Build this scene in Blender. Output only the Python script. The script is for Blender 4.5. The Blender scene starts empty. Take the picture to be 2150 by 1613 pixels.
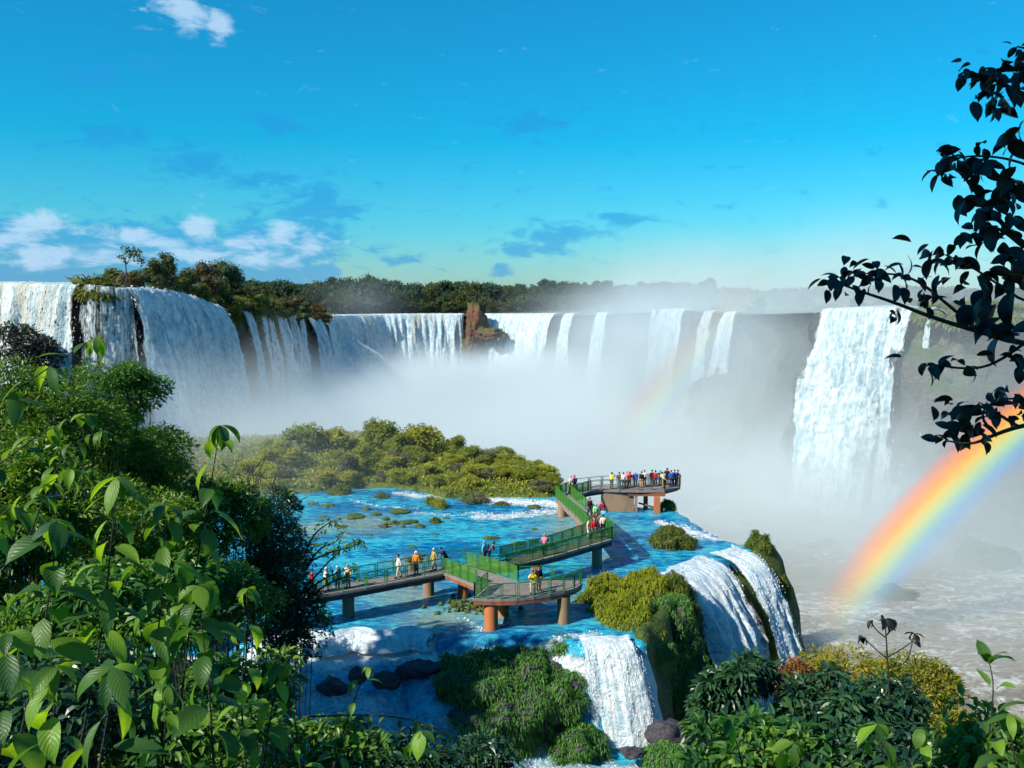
import bpy, math, random
import numpy as np
from mathutils import Vector, Matrix

# ------------------------------------------------------------------ camera, sky, sun, exposure
S = bpy.context.scene
COL = S.collection
CAMZ = 22.5
FPX = 1935.0                      # focal length in photo pixels (photo is 2150 x 1613)
PITCH = math.atan((806.5 - 610.0) / FPX)
cam_data = bpy.data.cameras.new('camera')
cam_data.sensor_width = 36.0
cam_data.lens = 36.0 * FPX / 2150.0
cam_data.clip_start = 0.05
cam_data.clip_end = 20000.0
cam = bpy.data.objects.new('camera', cam_data)
COL.objects.link(cam)
cam.location = (0, 0, CAMZ)
cam.rotation_euler = (math.pi / 2 - PITCH, 0, 0)
S.camera = cam

SUN_EL, SUN_AZ = math.radians(39), math.radians(-125)      # azimuth from +Y towards +X
SUN_DIR = Vector((math.sin(SUN_AZ) * math.cos(SUN_EL), math.cos(SUN_AZ) * math.cos(SUN_EL), math.sin(SUN_EL)))
sun_data = bpy.data.lights.new('sun', 'SUN')
sun_data.energy = 5.0
sun_data.angle = math.radians(0.5)
sun_data.color = (1.0, 0.93, 0.80)
sun = bpy.data.objects.new('sun', sun_data)
COL.objects.link(sun)
sun.rotation_euler = SUN_DIR.to_track_quat('Z', 'Y').to_euler()

S.view_settings.view_transform = 'Standard'
S.view_settings.look = 'None'
S.view_settings.gamma = 1.0
S.view_settings.use_curve_mapping = False
S.view_settings.exposure = 0.6

S.render.engine = 'CYCLES'
cy = S.cycles
cy.max_bounces = 6
cy.diffuse_bounces = 2
cy.glossy_bounces = 2
cy.transmission_bounces = 3
cy.transparent_max_bounces = 12
cy.volume_bounces = 2
cy.use_adaptive_sampling = True
cy.adaptive_threshold = 0.03
cy.use_denoising = True
cy.sample_clamp_indirect = 4.0
cy.caustics_reflective = False
cy.caustics_refractive = False
cy.volume_max_steps = 256


# ------------------------------------------------------------------ node helpers
class NT:
    def __init__(self, tree):
        self.t = tree
        self.n = tree.nodes
        self.l = tree.links

    def node(self, kind, **kw):
        nd = self.n.new(kind)
        for k, v in kw.items():
            setattr(nd, k, v)
        return nd

    def put(self, sock, v):
        if v is None:
            return
        if isinstance(v, bpy.types.NodeSocket):
            self.l.new(v, sock)
        else:
            if isinstance(v, (tuple, list)) and len(v) == 3 and sock.type == 'RGBA':
                v = (*v, 1.0)
            sock.default_value = v

    def math(self, op, a, b=None, c=None, clamp=False):
        nd = self.node('ShaderNodeMath', operation=op, use_clamp=clamp)
        self.put(nd.inputs[0], a)
        self.put(nd.inputs[1], b)
        self.put(nd.inputs[2], c)
        return nd.outputs[0]

    def vmath(self, op, a, b=None):
        nd = self.node('ShaderNodeVectorMath', operation=op)
        self.put(nd.inputs[0], a)
        self.put(nd.inputs[1], b)
        return nd.outputs[0]

    def mix(self, f, a, b, blend='MIX'):
        nd = self.node('ShaderNodeMix', data_type='RGBA', blend_type=blend)
        self.put(nd.inputs['Factor'], f)
        self.put(nd.inputs[6], a)
        self.put(nd.inputs[7], b)
        return nd.outputs[2]

    def noise(self, vec, scale, detail=3.0, rough=0.55, dist=0.0, out=0):
        nd = self.node('ShaderNodeTexNoise')
        self.put(nd.inputs['Vector'], vec)
        nd.inputs['Scale'].default_value = scale
        nd.inputs['Detail'].default_value = detail
        nd.inputs['Roughness'].default_value = rough
        nd.inputs['Distortion'].default_value = dist
        return nd.outputs[out]

    def voro(self, vec, scale, out='Distance', feature='F1'):
        nd = self.node('ShaderNodeTexVoronoi', feature=feature)
        self.put(nd.inputs['Vector'], vec)
        nd.inputs['Scale'].default_value = scale
        return nd.outputs[out]

    def ramp(self, f, stops, interp='LINEAR'):
        nd = self.node('ShaderNodeValToRGB')
        cr = nd.color_ramp
        cr.interpolation = interp
        while len(cr.elements) < len(stops):
            cr.elements.new(0.5)
        for e, (p, c) in zip(cr.elements, stops):
            e.position = p
            e.color = (*c, 1.0) if len(c) == 3 else c
        self.put(nd.inputs[0], f)
        return nd.outputs[0]

    def smooth(self, x, lo, hi, a=0.0, b=1.0):
        nd = self.node('ShaderNodeMapRange', interpolation_type='SMOOTHSTEP')
        self.put(nd.inputs[0], x)
        self.put(nd.inputs[1], lo)
        self.put(nd.inputs[2], hi)
        nd.inputs[3].default_value = a
        nd.inputs[4].default_value = b
        return nd.outputs[0]

    def lin(self, x, lo, hi, a=0.0, b=1.0):
        nd = self.node('ShaderNodeMapRange')
        self.put(nd.inputs[0], x)
        self.put(nd.inputs[1], lo)
        self.put(nd.inputs[2], hi)
        nd.inputs[3].default_value = a
        nd.inputs[4].default_value = b
        return nd.outputs[0]

    def attr(self, name, out='Fac'):
        nd = self.node('ShaderNodeAttribute', attribute_name=name)
        return nd.outputs[out]

    def obj(self):
        return self.node('ShaderNodeTexCoord').outputs['Object']

    def pos(self):
        return self.node('ShaderNodeNewGeometry').outputs['Position']

    def scale(self, v, s):
        nd = self.node('ShaderNodeMapping')
        self.put(nd.inputs[0], v)
        nd.inputs['Scale'].default_value = s
        return nd.outputs[0]

    def sep(self, v):
        nd = self.node('ShaderNodeSeparateXYZ')
        self.put(nd.inputs[0], v)
        return nd.outputs

    def comb(self, x, y, z):
        nd = self.node('ShaderNodeCombineXYZ')
        self.put(nd.inputs[0], x)
        self.put(nd.inputs[1], y)
        self.put(nd.inputs[2], z)
        return nd.outputs[0]

    def bump(self, h, strength=0.5, dist=0.1):
        nd = self.node('ShaderNodeBump')
        nd.inputs['Strength'].default_value = strength
        nd.inputs['Distance'].default_value = dist
        self.put(nd.inputs['Height'], h)
        return nd.outputs[0]

    def pbr(self, color, rough=0.6, normal=None, spec=0.5, **kw):
        nd = self.node('ShaderNodeBsdfPrincipled')
        self.put(nd.inputs['Base Color'], color)
        self.put(nd.inputs['Roughness'], rough)
        self.put(nd.inputs['Normal'], normal)
        self.put(nd.inputs['Specular IOR Level'], spec)
        for k, v in kw.items():
            self.put(nd.inputs[k], v)
        return nd.outputs[0]

    def mixsh(self, f, a, b):
        nd = self.node('ShaderNodeMixShader')
        self.put(nd.inputs[0], f)
        self.l.new(a, nd.inputs[1])
        self.l.new(b, nd.inputs[2])
        return nd.outputs[0]


def mat(name):
    m = bpy.data.materials.new(name)
    m.use_nodes = True
    t = NT(m.node_tree)
    t.n.clear()
    out = t.node('ShaderNodeOutputMaterial')
    t.out = lambda s: t.l.new(s, out.inputs['Surface'])
    t.vol = lambda s: t.l.new(s, out.inputs['Volume'])
    return m, t


# ------------------------------------------------------------------ world: daylight sky with fair weather clouds
W = bpy.data.worlds.new('World')
S.world = W
W.use_nodes = True
w = NT(W.node_tree)
w.n.clear()
wout = w.node('ShaderNodeOutputWorld')
wbg = w.node('ShaderNodeBackground')
w.l.new(wbg.outputs[0], wout.inputs[0])
sky = w.node('ShaderNodeTexSky', sky_type='NISHITA')
sky.sun_disc = False
sky.sun_elevation = SUN_EL
sky.sun_rotation = SUN_AZ
sky.air_density = 1.0
sky.dust_density = 0.3
sky.ozone_density = 2.0
gen = w.node('ShaderNodeTexCoord').outputs['Generated']
gx, gy, gz = w.sep(gen)
el = w.math('MULTIPLY', w.math('ARCSINE', gz), 180 / math.pi)
az = w.math('MULTIPLY', w.math('ARCTAN2', gx, gy), 180 / math.pi)
tint = w.ramp(w.lin(el, -2, 40), [(0.0, (0.46, 0.62, 0.76)), (0.08, (0.30, 0.64, 0.82)), (0.14, (0.16, 0.68, 0.88)), (0.26, (0.035, 0.71, 0.92)), (0.6, (0.055, 0.74, 1.0)), (1.0, (0.08, 0.70, 1.0))])
skyc = w.mix(1.0, sky.outputs[0], tint, 'MULTIPLY')
# clouds: a low bank towards the left of the view and a few torn scraps
cv = w.comb(w.math('MULTIPLY', az, 0.10), w.math('MULTIPLY', el, 0.24), 0.0)
warp = w.noise(cv, 5.5, 7.0, 0.62, 0.5)
def puff(a0, e0, sa, se):
    da = w.math('DIVIDE', w.math('SUBTRACT', az, a0), sa)
    de = w.math('DIVIDE', w.math('SUBTRACT', el, e0), se)
    r2 = w.math('ADD', w.math('MULTIPLY', da, da), w.math('MULTIPLY', de, de))
    return w.math('POWER', 2.718, w.math('MULTIPLY', r2, -1.0))
def px2sky(x, y):
    return math.degrees(math.atan2(x - 1075, FPX)), math.degrees(math.atan2(610 - y, FPX))
def total(lst):
    acc = None
    for x, y, sx, sy in lst:
        a0, e0 = px2sky(x, y)
        g = puff(a0, e0, sx / FPX * 57.3, sy / FPX * 57.3)
        acc = g if acc is None else w.math('MAXIMUM', acc, g)
    return acc
bank = w.math('MULTIPLY', w.smooth(el, 5.0, 2.8), w.smooth(az, -9.0, -12.0))
grey = w.math('MAXIMUM', bank, total([(665, 455, 90, 60), (640, 520, 110, 60), (430, 365, 70, 32), (250, 320, 60, 28), (205, 215, 55, 20),
                                       (1165, 500, 90, 32), (1100, 525, 60, 18), (1300, 465, 55, 16), (1050, 570, 26, 18), (590, 385, 50, 18), (520, 395, 40, 14), (850, 545, 45, 14),
                                       (340, 180, 40, 28), (580, 280, 60, 26), (1120, 270, 70, 24)]))
white = total([(410, 80, 75, 34), (480, 90, 30, 45), (430, 495, 42, 34), (110, 490, 95, 26), (300, 505, 45, 25), (600, 500, 45, 30), (150, 545, 130, 26), (420, 540, 130, 26), (660, 520, 50, 40), (30, 520, 70, 20), (230, 540, 90, 24), (520, 515, 70, 26), (560, 545, 120, 22), (350, 520, 60, 20), (80, 560, 120, 16)])
gmask = w.smooth(w.math('ADD', grey, w.math('MULTIPLY', w.math('SUBTRACT', warp, 0.5), 3.0)), 0.16, 0.9)
wn = w.noise(cv, 4.6, 7.0, 0.62, 0.4)
wmask = w.smooth(w.math('ADD', white, w.math('MULTIPLY', w.math('SUBTRACT', wn, 0.5), 2.6)), 0.34, 1.1)
skyc = w.mix(w.math('MULTIPLY', gmask, 0.6), skyc, (0.15, 2.2, 5.0))
skyc = w.mix(w.math('MULTIPLY', wmask, 0.72), skyc, (3.8, 5.2, 6.6))
w.put(wbg.inputs[0], skyc)
wbg.inputs[1].default_value = 0.10


# ------------------------------------------------------------------ projection helpers: photo pixel -> place
_c, _s = math.cos(PITCH), math.sin(PITCH)
def ray(px, py):
    u, v = (px - 1075.0) / FPX, (806.5 - py) / FPX
    return np.array([u, _c + v * _s, -_s + v * _c])
def P(px, py, z=0.0):
    """point at height z seen at that pixel"""
    d = ray(px, py)
    t = (z - CAMZ) / d[2]
    return np.array([0, 0, CAMZ]) + d * t
def D(px, py, Y):
    """point at depth Y seen at that pixel"""
    d = ray(px, py)
    return np.array([0, 0, CAMZ]) + d * (Y / d[1])


# ------------------------------------------------------------------ numpy noise
_rs = np.random.RandomState(7)
_perm = _rs.permutation(256)
_perm = np.concatenate([_perm, _perm, _perm])
_g = _rs.normal(size=(256, 3))
_g /= np.linalg.norm(_g, axis=1)[:, None]
def perlin(x, y, z=0.0):
    x, y, z = np.broadcast_arrays(np.asarray(x, float), np.asarray(y, float), np.asarray(z, float))
    xi, yi, zi = np.floor(x).astype(int), np.floor(y).astype(int), np.floor(z).astype(int)
    xf, yf, zf = x - xi, y - yi, z - zi
    f = lambda t: t * t * t * (t * (t * 6 - 15) + 10)
    u, v, ww = f(xf), f(yf), f(zf)
    r = 0
    for dx in (0, 1):
        for dy in (0, 1):
            for dz in (0, 1):
                h = _perm[_perm[_perm[(xi + dx) & 255] + ((yi + dy) & 255)] + ((zi + dz) & 255)]
                g = _g[h & 255]
                dot = g[..., 0] * (xf - dx) + g[..., 1] * (yf - dy) + g[..., 2] * (zf - dz)
                r = r + dot * (u if dx else 1 - u) * (v if dy else 1 - v) * (ww if dz else 1 - ww)
    return r * 1.5
def fbm(x, y, z=0.0, o=4, gain=0.5):
    a, r = 1.0, 0.0
    x, y, z = np.asarray(x, float), np.asarray(y, float), np.asarray(z, float)
    for i in range(o):
        r = r + a * perlin(x + 17.3 * i, y - 9.1 * i, z + 5.7 * i)
        x, y, z, a = x * 2, y * 2, z * 2, a * gain
    return r
def sstep(a, b, x):
    t = np.clip((np.asarray(x, float) - a) / (b - a), 0, 1)
    return t * t * (3 - 2 * t)


# ------------------------------------------------------------------ object helpers
def mesh_np(name, V, F, mats=(), attrs=None, uv=None, smooth=True, midx=None):
    V = np.ascontiguousarray(V, dtype=np.float32)
    F = np.ascontiguousarray(F, dtype=np.int32)
    me = bpy.data.meshes.new(name)
    n, k = F.shape
    me.vertices.add(len(V))
    me.vertices.foreach_set('co', V.ravel())
    me.loops.add(n * k)
    me.loops.foreach_set('vertex_index', F.ravel())
    me.polygons.add(n)
    me.polygons.foreach_set('loop_start', np.arange(0, n * k, k, dtype=np.int32))
    if midx is not None:
        me.polygons.foreach_set('material_index', np.ascontiguousarray(midx, dtype=np.int32))
    me.update(calc_edges=True)
    me.polygons.foreach_set('use_smooth', np.full(n, bool(smooth)))
    for a, v in (attrs or {}).items():
        at = me.attributes.new(a, 'FLOAT', 'POINT')
        at.data.foreach_set('value', np.ascontiguousarray(v, dtype=np.float32))
    if uv is not None:
        ul = me.uv_layers.new(name='UVMap')
        ul.data.foreach_set('uv', np.ascontiguousarray(uv, dtype=np.float32)[F.ravel()].ravel())
    for m in mats:
        me.materials.append(m)
    return me

def link(name, me, parent=None, loc=None):
    o = bpy.data.objects.new(name, me)
    COL.objects.link(o)
    if parent is not None:
        o.parent = parent
    if loc is not None:
        o.location = loc
    return o

def tag(o, label=None, cat=None, group=None, kind=None):
    if label:
        o['label'] = label
    if cat:
        o['category'] = cat
    if group:
        o['group'] = group
    if kind:
        o['kind'] = kind
    return o

def thing(name, label, cat, loc=(0, 0, 0), rz=0.0, group=None):
    o = bpy.data.objects.new(name, None)
    COL.objects.link(o)
    o.location = loc
    o.rotation_euler = (0, 0, rz)
    o.empty_display_size = 0.2
    return tag(o, label, cat, group)

def grid_faces(nu, nv):
    i = np.arange(nu * nv).reshape(nu, nv)
    return np.stack([i[:-1, :-1], i[1:, :-1], i[1:, 1:], i[:-1, 1:]], -1).reshape(-1, 4)

def resample(pts, step):
    pts = np.asarray(pts, float)
    seg = np.linalg.norm(np.diff(pts[:, :2], axis=0), axis=1)
    s = np.concatenate([[0], np.cumsum(seg)])
    n = max(2, int(s[-1] / step) + 1)
    t = np.linspace(0, s[-1], n)
    return np.stack([np.interp(t, s, pts[:, k]) for k in range(pts.shape[1])], 1), t

def chaikin(pts, n=2):
    pts = np.asarray(pts, float)
    for _ in range(n):
        q, r = pts[:-1] * .75 + pts[1:] * .25, pts[:-1] * .25 + pts[1:] * .75
        mid = np.empty((2 * len(q), pts.shape[1]))
        mid[0::2], mid[1::2] = q, r
        pts = np.vstack([pts[:1], mid, pts[-1:]])
    return pts

def box_vf(lo, hi):
    x0, y0, z0 = lo
    x1, y1, z1 = hi
    V = np.array([(x0, y0, z0), (x1, y0, z0), (x1, y1, z0), (x0, y1, z0), (x0, y0, z1), (x1, y0, z1), (x1, y1, z1), (x0, y1, z1)], float)
    F = np.array([(0, 3, 2, 1), (4, 5, 6, 7), (0, 1, 5, 4), (1, 2, 6, 5), (2, 3, 7, 6), (3, 0, 4, 7)])
    return V, F

def join_vf(parts):
    Vs, Fs, n = [], [], 0
    for V, F in parts:
        Vs.append(V)
        Fs.append(np.asarray(F) + n)
        n += len(V)
    return np.vstack(Vs), np.vstack(Fs)

def bar_vf(a, b, w, h=None):
    """a square bar from a to b"""
    a, b = np.asarray(a, float), np.asarray(b, float)
    h = h or w
    d = b - a
    L = np.linalg.norm(d)
    d = d / L
    up = np.array([0, 0, 1.0]) if abs(d[2]) < 0.95 else np.array([0, 1.0, 0])
    s = np.cross(d, up)
    s /= np.linalg.norm(s)
    u = np.cross(s, d)
    V = [p + s * sx * w / 2 + u * su * h / 2 for p in (a, b) for sx, su in ((-1, -1), (1, -1), (1, 1), (-1, 1))]
    F = [(0, 1, 2, 3), (7, 6, 5, 4), (0, 4, 5, 1), (1, 5, 6, 2), (2, 6, 7, 3), (3, 7, 4, 0)]
    return np.array(V), np.array(F)

def tube_vf(pts, rad, n=6):
    """tapered tube along a polyline (closed ends by collapse)"""
    pts = np.asarray(pts, float)
    rad = np.broadcast_to(np.asarray(rad, float), (len(pts),))
    T = np.gradient(pts, axis=0)
    T /= np.linalg.norm(T, axis=1)[:, None] + 1e-9
    ref = np.array([0.31, 0.17, 0.93]) if abs(T[0][2]) < 0.9 else np.array([1.0, 0.1, 0])
    A = np.cross(T, ref)
    A /= np.linalg.norm(A, axis=1)[:, None] + 1e-9
    B = np.cross(T, A)
    th = np.linspace(0, 2 * np.pi, n, endpoint=False)
    V = pts[:, None, :] + rad[:, None, None] * (np.cos(th)[None, :, None] * A[:, None, :] + np.sin(th)[None, :, None] * B[:, None, :])
    m = len(pts)
    V = V.reshape(-1, 3)
    i = np.arange(m * n).reshape(m, n)
    j = np.roll(i, -1, axis=1)
    F = np.stack([i[:-1], j[:-1], j[1:], i[1:]], -1).reshape(-1, 4)
    c0, c1 = len(V), len(V) + 1
    V = np.vstack([V, pts[:1], pts[-1:]])
    cap = [(c0, j[0, k], i[0, k], i[0, k]) for k in range(n)] + [(c1, i[-1, k], j[-1, k], j[-1, k]) for k in range(n)]
    return V, np.vstack([F, np.array(cap)])

def fix_quads(F):
    """split degenerate quads away: returns list of faces"""
    return [tuple(dict.fromkeys(map(int, f))) for f in F]

def mesh_py(name, V, F, mats=(), smooth=False):
    me = bpy.data.meshes.new(name)
    me.from_pydata([tuple(v) for v in np.asarray(V)], [], fix_quads(F))
    me.polygons.foreach_set('use_smooth', np.full(len(me.polygons), bool(smooth)))
    for m in mats:
        me.materials.append(m)
    me.update()
    return me

def blob_vf(nu, nv, r, seed=0, amp=0.25, freq=1.2, squash=0.0):
    """bumpy closed ellipsoid: r = radii"""
    th = np.linspace(0, 2 * np.pi, nu, endpoint=False)
    ph = np.linspace(-np.pi / 2 * 0.98, np.pi / 2 * 0.98, nv)
    T, Q = np.meshgrid(th, ph, indexing='ij')
    d = np.stack([np.cos(T) * np.cos(Q), np.sin(T) * np.cos(Q), np.sin(Q)], -1)
    k = 1 + amp * fbm(d[..., 0] * freq + seed * 3.7, d[..., 1] * freq + seed, d[..., 2] * freq, 4)
    V = d * k[..., None] * np.asarray(r)
    i = np.arange(nu * nv).reshape(nu, nv)
    j = np.roll(i, -1, axis=0)
    F = np.stack([i[:, :-1], j[:, :-1], j[:, 1:], i[:, 1:]], -1).reshape(-1, 4)
    return V.reshape(-1, 3), F

# ------------------------------------------------------------------ materials of water and rock
def water_mat(name, deep, mid, shallow, foam_col=(0.86, 0.88, 0.9), wave=1.0, foam_scale=1.0, bump=0.95):
    m, t = mat(name)
    p = t.pos()
    foam, shal = t.attr('foam'), t.attr('shallow')
    big = t.noise(t.scale(p, (0.10, 0.25, 0.2)), 1.0 * wave, 3, 0.5)
    rip = t.noise(t.scale(p, (0.9, 2.2, 1.0)), 1.0 * wave, 4, 0.6, 0.6)
    fine = t.noise(t.scale(p, (2.0, 5.0, 3.0)), 1.4 * wave, 3, 0.6, 0.4)
    col = t.mix(t.smooth(t.math('ADD', big, t.math('MULTIPLY', t.math('SUBTRACT', rip, 0.5), 1.5)), 0.30, 0.78), deep, mid)
    col = t.mix(t.math('MULTIPLY', shal, t.smooth(rip, 0.25, 0.65, 0.45, 1.0), clamp=True), col, shallow)
    fn = t.noise(t.scale(p, (1.1, 1.6, 0.8)), 1.1 * foam_scale, 6, 0.68, 0.9)
    fn2 = t.noise(t.scale(p, (3.0, 4.0, 2.0)), 1.5 * foam_scale, 4, 0.7, 0.5)
    thr = t.math('ADD', t.math('MULTIPLY', fn, 0.65), t.math('MULTIPLY', fn2, 0.35))
    lo = t.math('SUBTRACT', 0.86, t.math('MULTIPLY', foam, 0.72))
    fm = t.smooth(thr, lo, t.math('ADD', lo, 0.24))
    fcol = t.mix(t.smooth(fn2, 0.3, 0.7), t.vmath('MULTIPLY', foam_col, (0.72, 0.82, 0.9)), foam_col)
    col = t.mix(fm, col, fcol)
    h = t.math('ADD', t.math('MULTIPLY', rip, 0.6), t.math('MULTIPLY', fine, 0.35))
    h = t.math('ADD', h, t.math('MULTIPLY', fm, t.math('MULTIPLY', fn2, 0.8)))
    nrm = t.bump(h, bump, 0.35)
    t.out(t.pbr(col, t.mix(fm, (0.12,) * 3, (0.7,) * 3), nrm, 0.45, IOR=1.33))
    return m

M = {}
M['river'] = water_mat('river_water', (0.0, 0.115, 0.30), (0.04, 0.44, 0.57), (0.21, 0.28, 0.22))
M['gorge_water'] = water_mat('gorge_water', (0.13, 0.105, 0.07), (0.22, 0.19, 0.14), (0.20, 0.15, 0.10), (0.82, 0.80, 0.76), 0.4, 0.30)
M['upper_water'] = water_mat('upper_water', (0.02, 0.09, 0.20), (0.05, 0.16, 0.26), (0.1, 0.15, 0.15), wave=0.5)

def fall_mat(name, white, thin, low=0.30, hi=0.52, ochre=None, st=(0.05, 0.12, 0.55), sc=(0.8, 3.2, 1.1), bump=0.75):
    """falling water: white aerated strands with gaps that let the rock behind show"""
    m, t = mat(name)
    uv = t.node('ShaderNodeUVMap', uv_map='UVMap').outputs[0]
    s1 = t.noise(t.scale(uv, (1.0, st[0], 1)), sc[0], 5, 0.65, 0.25)
    s2 = t.noise(t.scale(uv, (1.0, st[1], 1)), sc[1], 4, 0.65, 0.3)
    lump = t.noise(t.scale(uv, (1.0, st[2], 1)), sc[2], 6, 0.7, 0.7)
    edge = t.attr('edge')            # 1 inside the sheet, 0 at its torn borders
    dens = t.attr('dens')            # how thick the water runs
    k = t.math('ADD', t.math('MULTIPLY', s1, 0.5), t.math('MULTIPLY', s2, 0.25))
    k = t.math('ADD', k, t.math('MULTIPLY', lump, 0.25))
    k = t.math('ADD', k, t.math('MULTIPLY', t.math('SUBTRACT', dens, 0.5), 0.9))
    k = t.math('SUBTRACT', k, t.math('MULTIPLY', t.math('SUBTRACT', 1.0, edge), 0.55))
    a = t.smooth(k, low, hi)
    col = t.mix(t.smooth(t.math('ADD', t.math('ADD', t.math('MULTIPLY', s2, 0.35), t.math('MULTIPLY', s1, 0.35)), t.math('MULTIPLY', lump, 0.30)), 0.40, 0.58), thin, white)
    if ochre:
        col = t.mix(t.math('MULTIPLY', t.attr('tea'), t.smooth(s1, 0.4, 0.62)), col, ochre)
    nrm = t.bump(t.math('ADD', t.math('MULTIPLY', s2, 0.5), t.math('MULTIPLY', lump, 0.8)), bump, 0.9)
    body = t.pbr(col, 0.75, nrm, 0.25)
    tr = t.node('ShaderNodeBsdfTranslucent')
    t.put(tr.inputs[0], col)
    body = t.mixsh(0.16, body, tr.outputs[0])
    tp = t.node('ShaderNodeBsdfTransparent').outputs[0]
    t.out(t.mixsh(a, tp, body))
    return m
M['fall'] = fall_mat('falling_water', (0.82, 0.88, 0.89), (0.24, 0.45, 0.55), ochre=(0.50, 0.33, 0.07))
M['fall_near'] = fall_mat('cascade_water', (0.90, 0.93, 0.95), (0.42, 0.62, 0.72), 0.22, 0.42, ochre=(0.4, 0.3, 0.1), st=(0.22, 0.35, 0.8), sc=(1.6, 4.0, 2.2), bump=0.6)

m_, t_ = mat('white_spray')
t_.out(t_.pbr((0.88, 0.91, 0.93), 0.8, None, 0.2))
M['spray'] = m_

def rock_mat(name, dark, light, moss, mossiness=0.5, scale=1.0):
    m, t = mat(name)
    p = t.pos()
    n1 = t.noise(p, 0.35 * scale, 5, 0.65, 0.4)
    n2 = t.noise(t.scale(p, (1, 1, 3.0)), 1.3 * scale, 6, 0.7)
    crack = t.voro(t.scale(p, (1, 1, 1.6)), 0.8 * scale, feature='DISTANCE_TO_EDGE')
    col = t.mix(t.smooth(n2, 0.3, 0.7), dark, light)
    g = t.node('ShaderNodeNewGeometry').outputs['Normal']
    up = t.sep(g)[2]
    mk = t.smooth(t.math('ADD', t.math('ADD', t.math('MULTIPLY', up, 0.35), n1), mossiness - 0.5), 0.52, 0.72)
    col = t.mix(mk, col, t.mix(t.smooth(n2, 0.3, 0.7), t.vmath('MULTIPLY', moss, (0.5, 0.55, 0.5)), moss))
    h = t.math('ADD', n2, t.math('MULTIPLY', t.smooth(crack, 0.0, 0.08), 0.35))
    t.out(t.pbr(col, t.lin(n1, 0.2, 0.8, 0.45, 0.85), t.bump(h, 0.9, 0.25 / scale), 0.4))
    return m
M['cliff'] = rock_mat('basalt_cliff', (0.010, 0.010, 0.012), (0.040, 0.032, 0.026), (0.04, 0.07, 0.012), 0.40, 0.5)
M['bed'] = rock_mat('river_rock', (0.030, 0.024, 0.018), (0.10, 0.07, 0.045), (0.075, 0.12, 0.014), 0.60, 1.6)
M['boulder'] = rock_mat('dark_boulder', (0.022, 0.02, 0.03), (0.07, 0.06, 0.075), (0.05, 0.07, 0.02), 0.22, 2.5)
M['gorge_rock'] = rock_mat('gorge_rock', (0.05, 0.045, 0.04), (0.13, 0.115, 0.09), (0.07, 0.10, 0.03), 0.45, 0.6)

def ground_mat(name, a, b, c, s=0.2):
    m, t = mat(name)
    p = t.pos()
    n = t.noise(p, s, 6, 0.65)
    n2 = t.noise(p, s * 7, 4, 0.6)
    col = t.mix(t.smooth(n, 0.35, 0.65), a, b)
    col = t.mix(t.smooth(n2, 0.5, 0.7), col, c)
    t.out(t.pbr(col, 0.9, t.bump(n2, 0.8, 0.3), 0.2))
    return m
M['plateau'] = ground_mat('forest_floor', (0.03, 0.05, 0.015), (0.05, 0.07, 0.015), (0.06, 0.05, 0.025), 0.05)
M['bank'] = ground_mat('bank_soil', (0.022, 0.03, 0.012), (0.03, 0.045, 0.012), (0.04, 0.03, 0.018), 0.6)
M['island_ground'] = ground_mat('island_turf', (0.07, 0.10, 0.018), (0.10, 0.125, 0.02), (0.05, 0.08, 0.02), 0.35)


# ------------------------------------------------------------------ the middle terrace: river, cascades and their bed
GZ = -20.0                                # gorge water level
# border of the upper terrace at z = 0, photo pixels; each edge says what happens outside it
BORDER = [(-330, 1345, 'front'), (300, 1342, 'front'), (560, 1350, 'front'), (625, 1330, 'front'), (690, 1343, 'front'), (745, 1326, 'front'), (800, 1338, 'front'), (860, 1326, 'front'), (925, 1338, 'moss'), (1000, 1336, 'moss'), (1100, 1336, 'moss'),
          (1212, 1346, 'near'), (1335, 1343, 'rock'), (1385, 1302, 'rock'), (1432, 1250, 'rock'), (1416, 1214, 'right'), (1470, 1193, 'right'), (1530, 1173, 'right'),
          (1575, 1160, 'rimrock'), (1612, 1150, 'rimrock'), (1600, 1146, 'back'), (1548, 1146, 'back'), (1500, 1130, 'side'), (1450, 1100, 'side'), (1424, 1080, 'back'), (1400, 1069, 'back'), (1290, 1066, 'back'),
          (1222, 1060, 'back'), (1192, 1042, 'back'), (1165, 1014, 'back'), (1110, 985, 'back'), (1000, 955, 'back'), (900, 932, 'back'), (760, 920, 'back'),
          (600, 925, 'back'), (400, 935, 'back'), (100, 960, 'back'), (-330, 1000, 'back')]
BP = np.array([P(a, b)[:2] for a, b, _ in BORDER])
BT = [k for _, _, k in BORDER]
TYPES = ['front', 'moss', 'near', 'rock', 'right', 'rimrock', 'back', 'side']

def terrace(x, y):
    """signed distance inside (+) / outside (-), distance to each border type"""
    x, y = np.asarray(x, float), np.asarray(y, float)
    inside = np.zeros(x.shape, bool)
    dmin = {k: np.full(x.shape, 1e9) for k in TYPES}
    n = len(BP)
    for i in range(n):
        a, b = BP[i], BP[(i + 1) % n]
        ab = b - a
        t = np.clip(((x - a[0]) * ab[0] + (y - a[1]) * ab[1]) / (ab @ ab), 0, 1)
        d = np.hypot(x - a[0] - t * ab[0], y - a[1] - t * ab[1])
        dmin[BT[i]] = np.minimum(dmin[BT[i]], d)
        c = (a[1] > y) != (b[1] > y)
        with np.errstate(divide='ignore', invalid='ignore'):
            inside ^= c & (x < (b[0] - a[0]) * (y - a[1]) / (b[1] - a[1] + 1e-12) + a[0])
    d = np.min(np.stack(list(dmin.values())), 0)
    return np.where(inside, d, -d), dmin

def floor_z(x, y):
    return -6.2 + (GZ - 2.0 + 6.2) * np.maximum(sstep(11.0, 19.0, x), sstep(70.0, 80.0, y))

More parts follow.
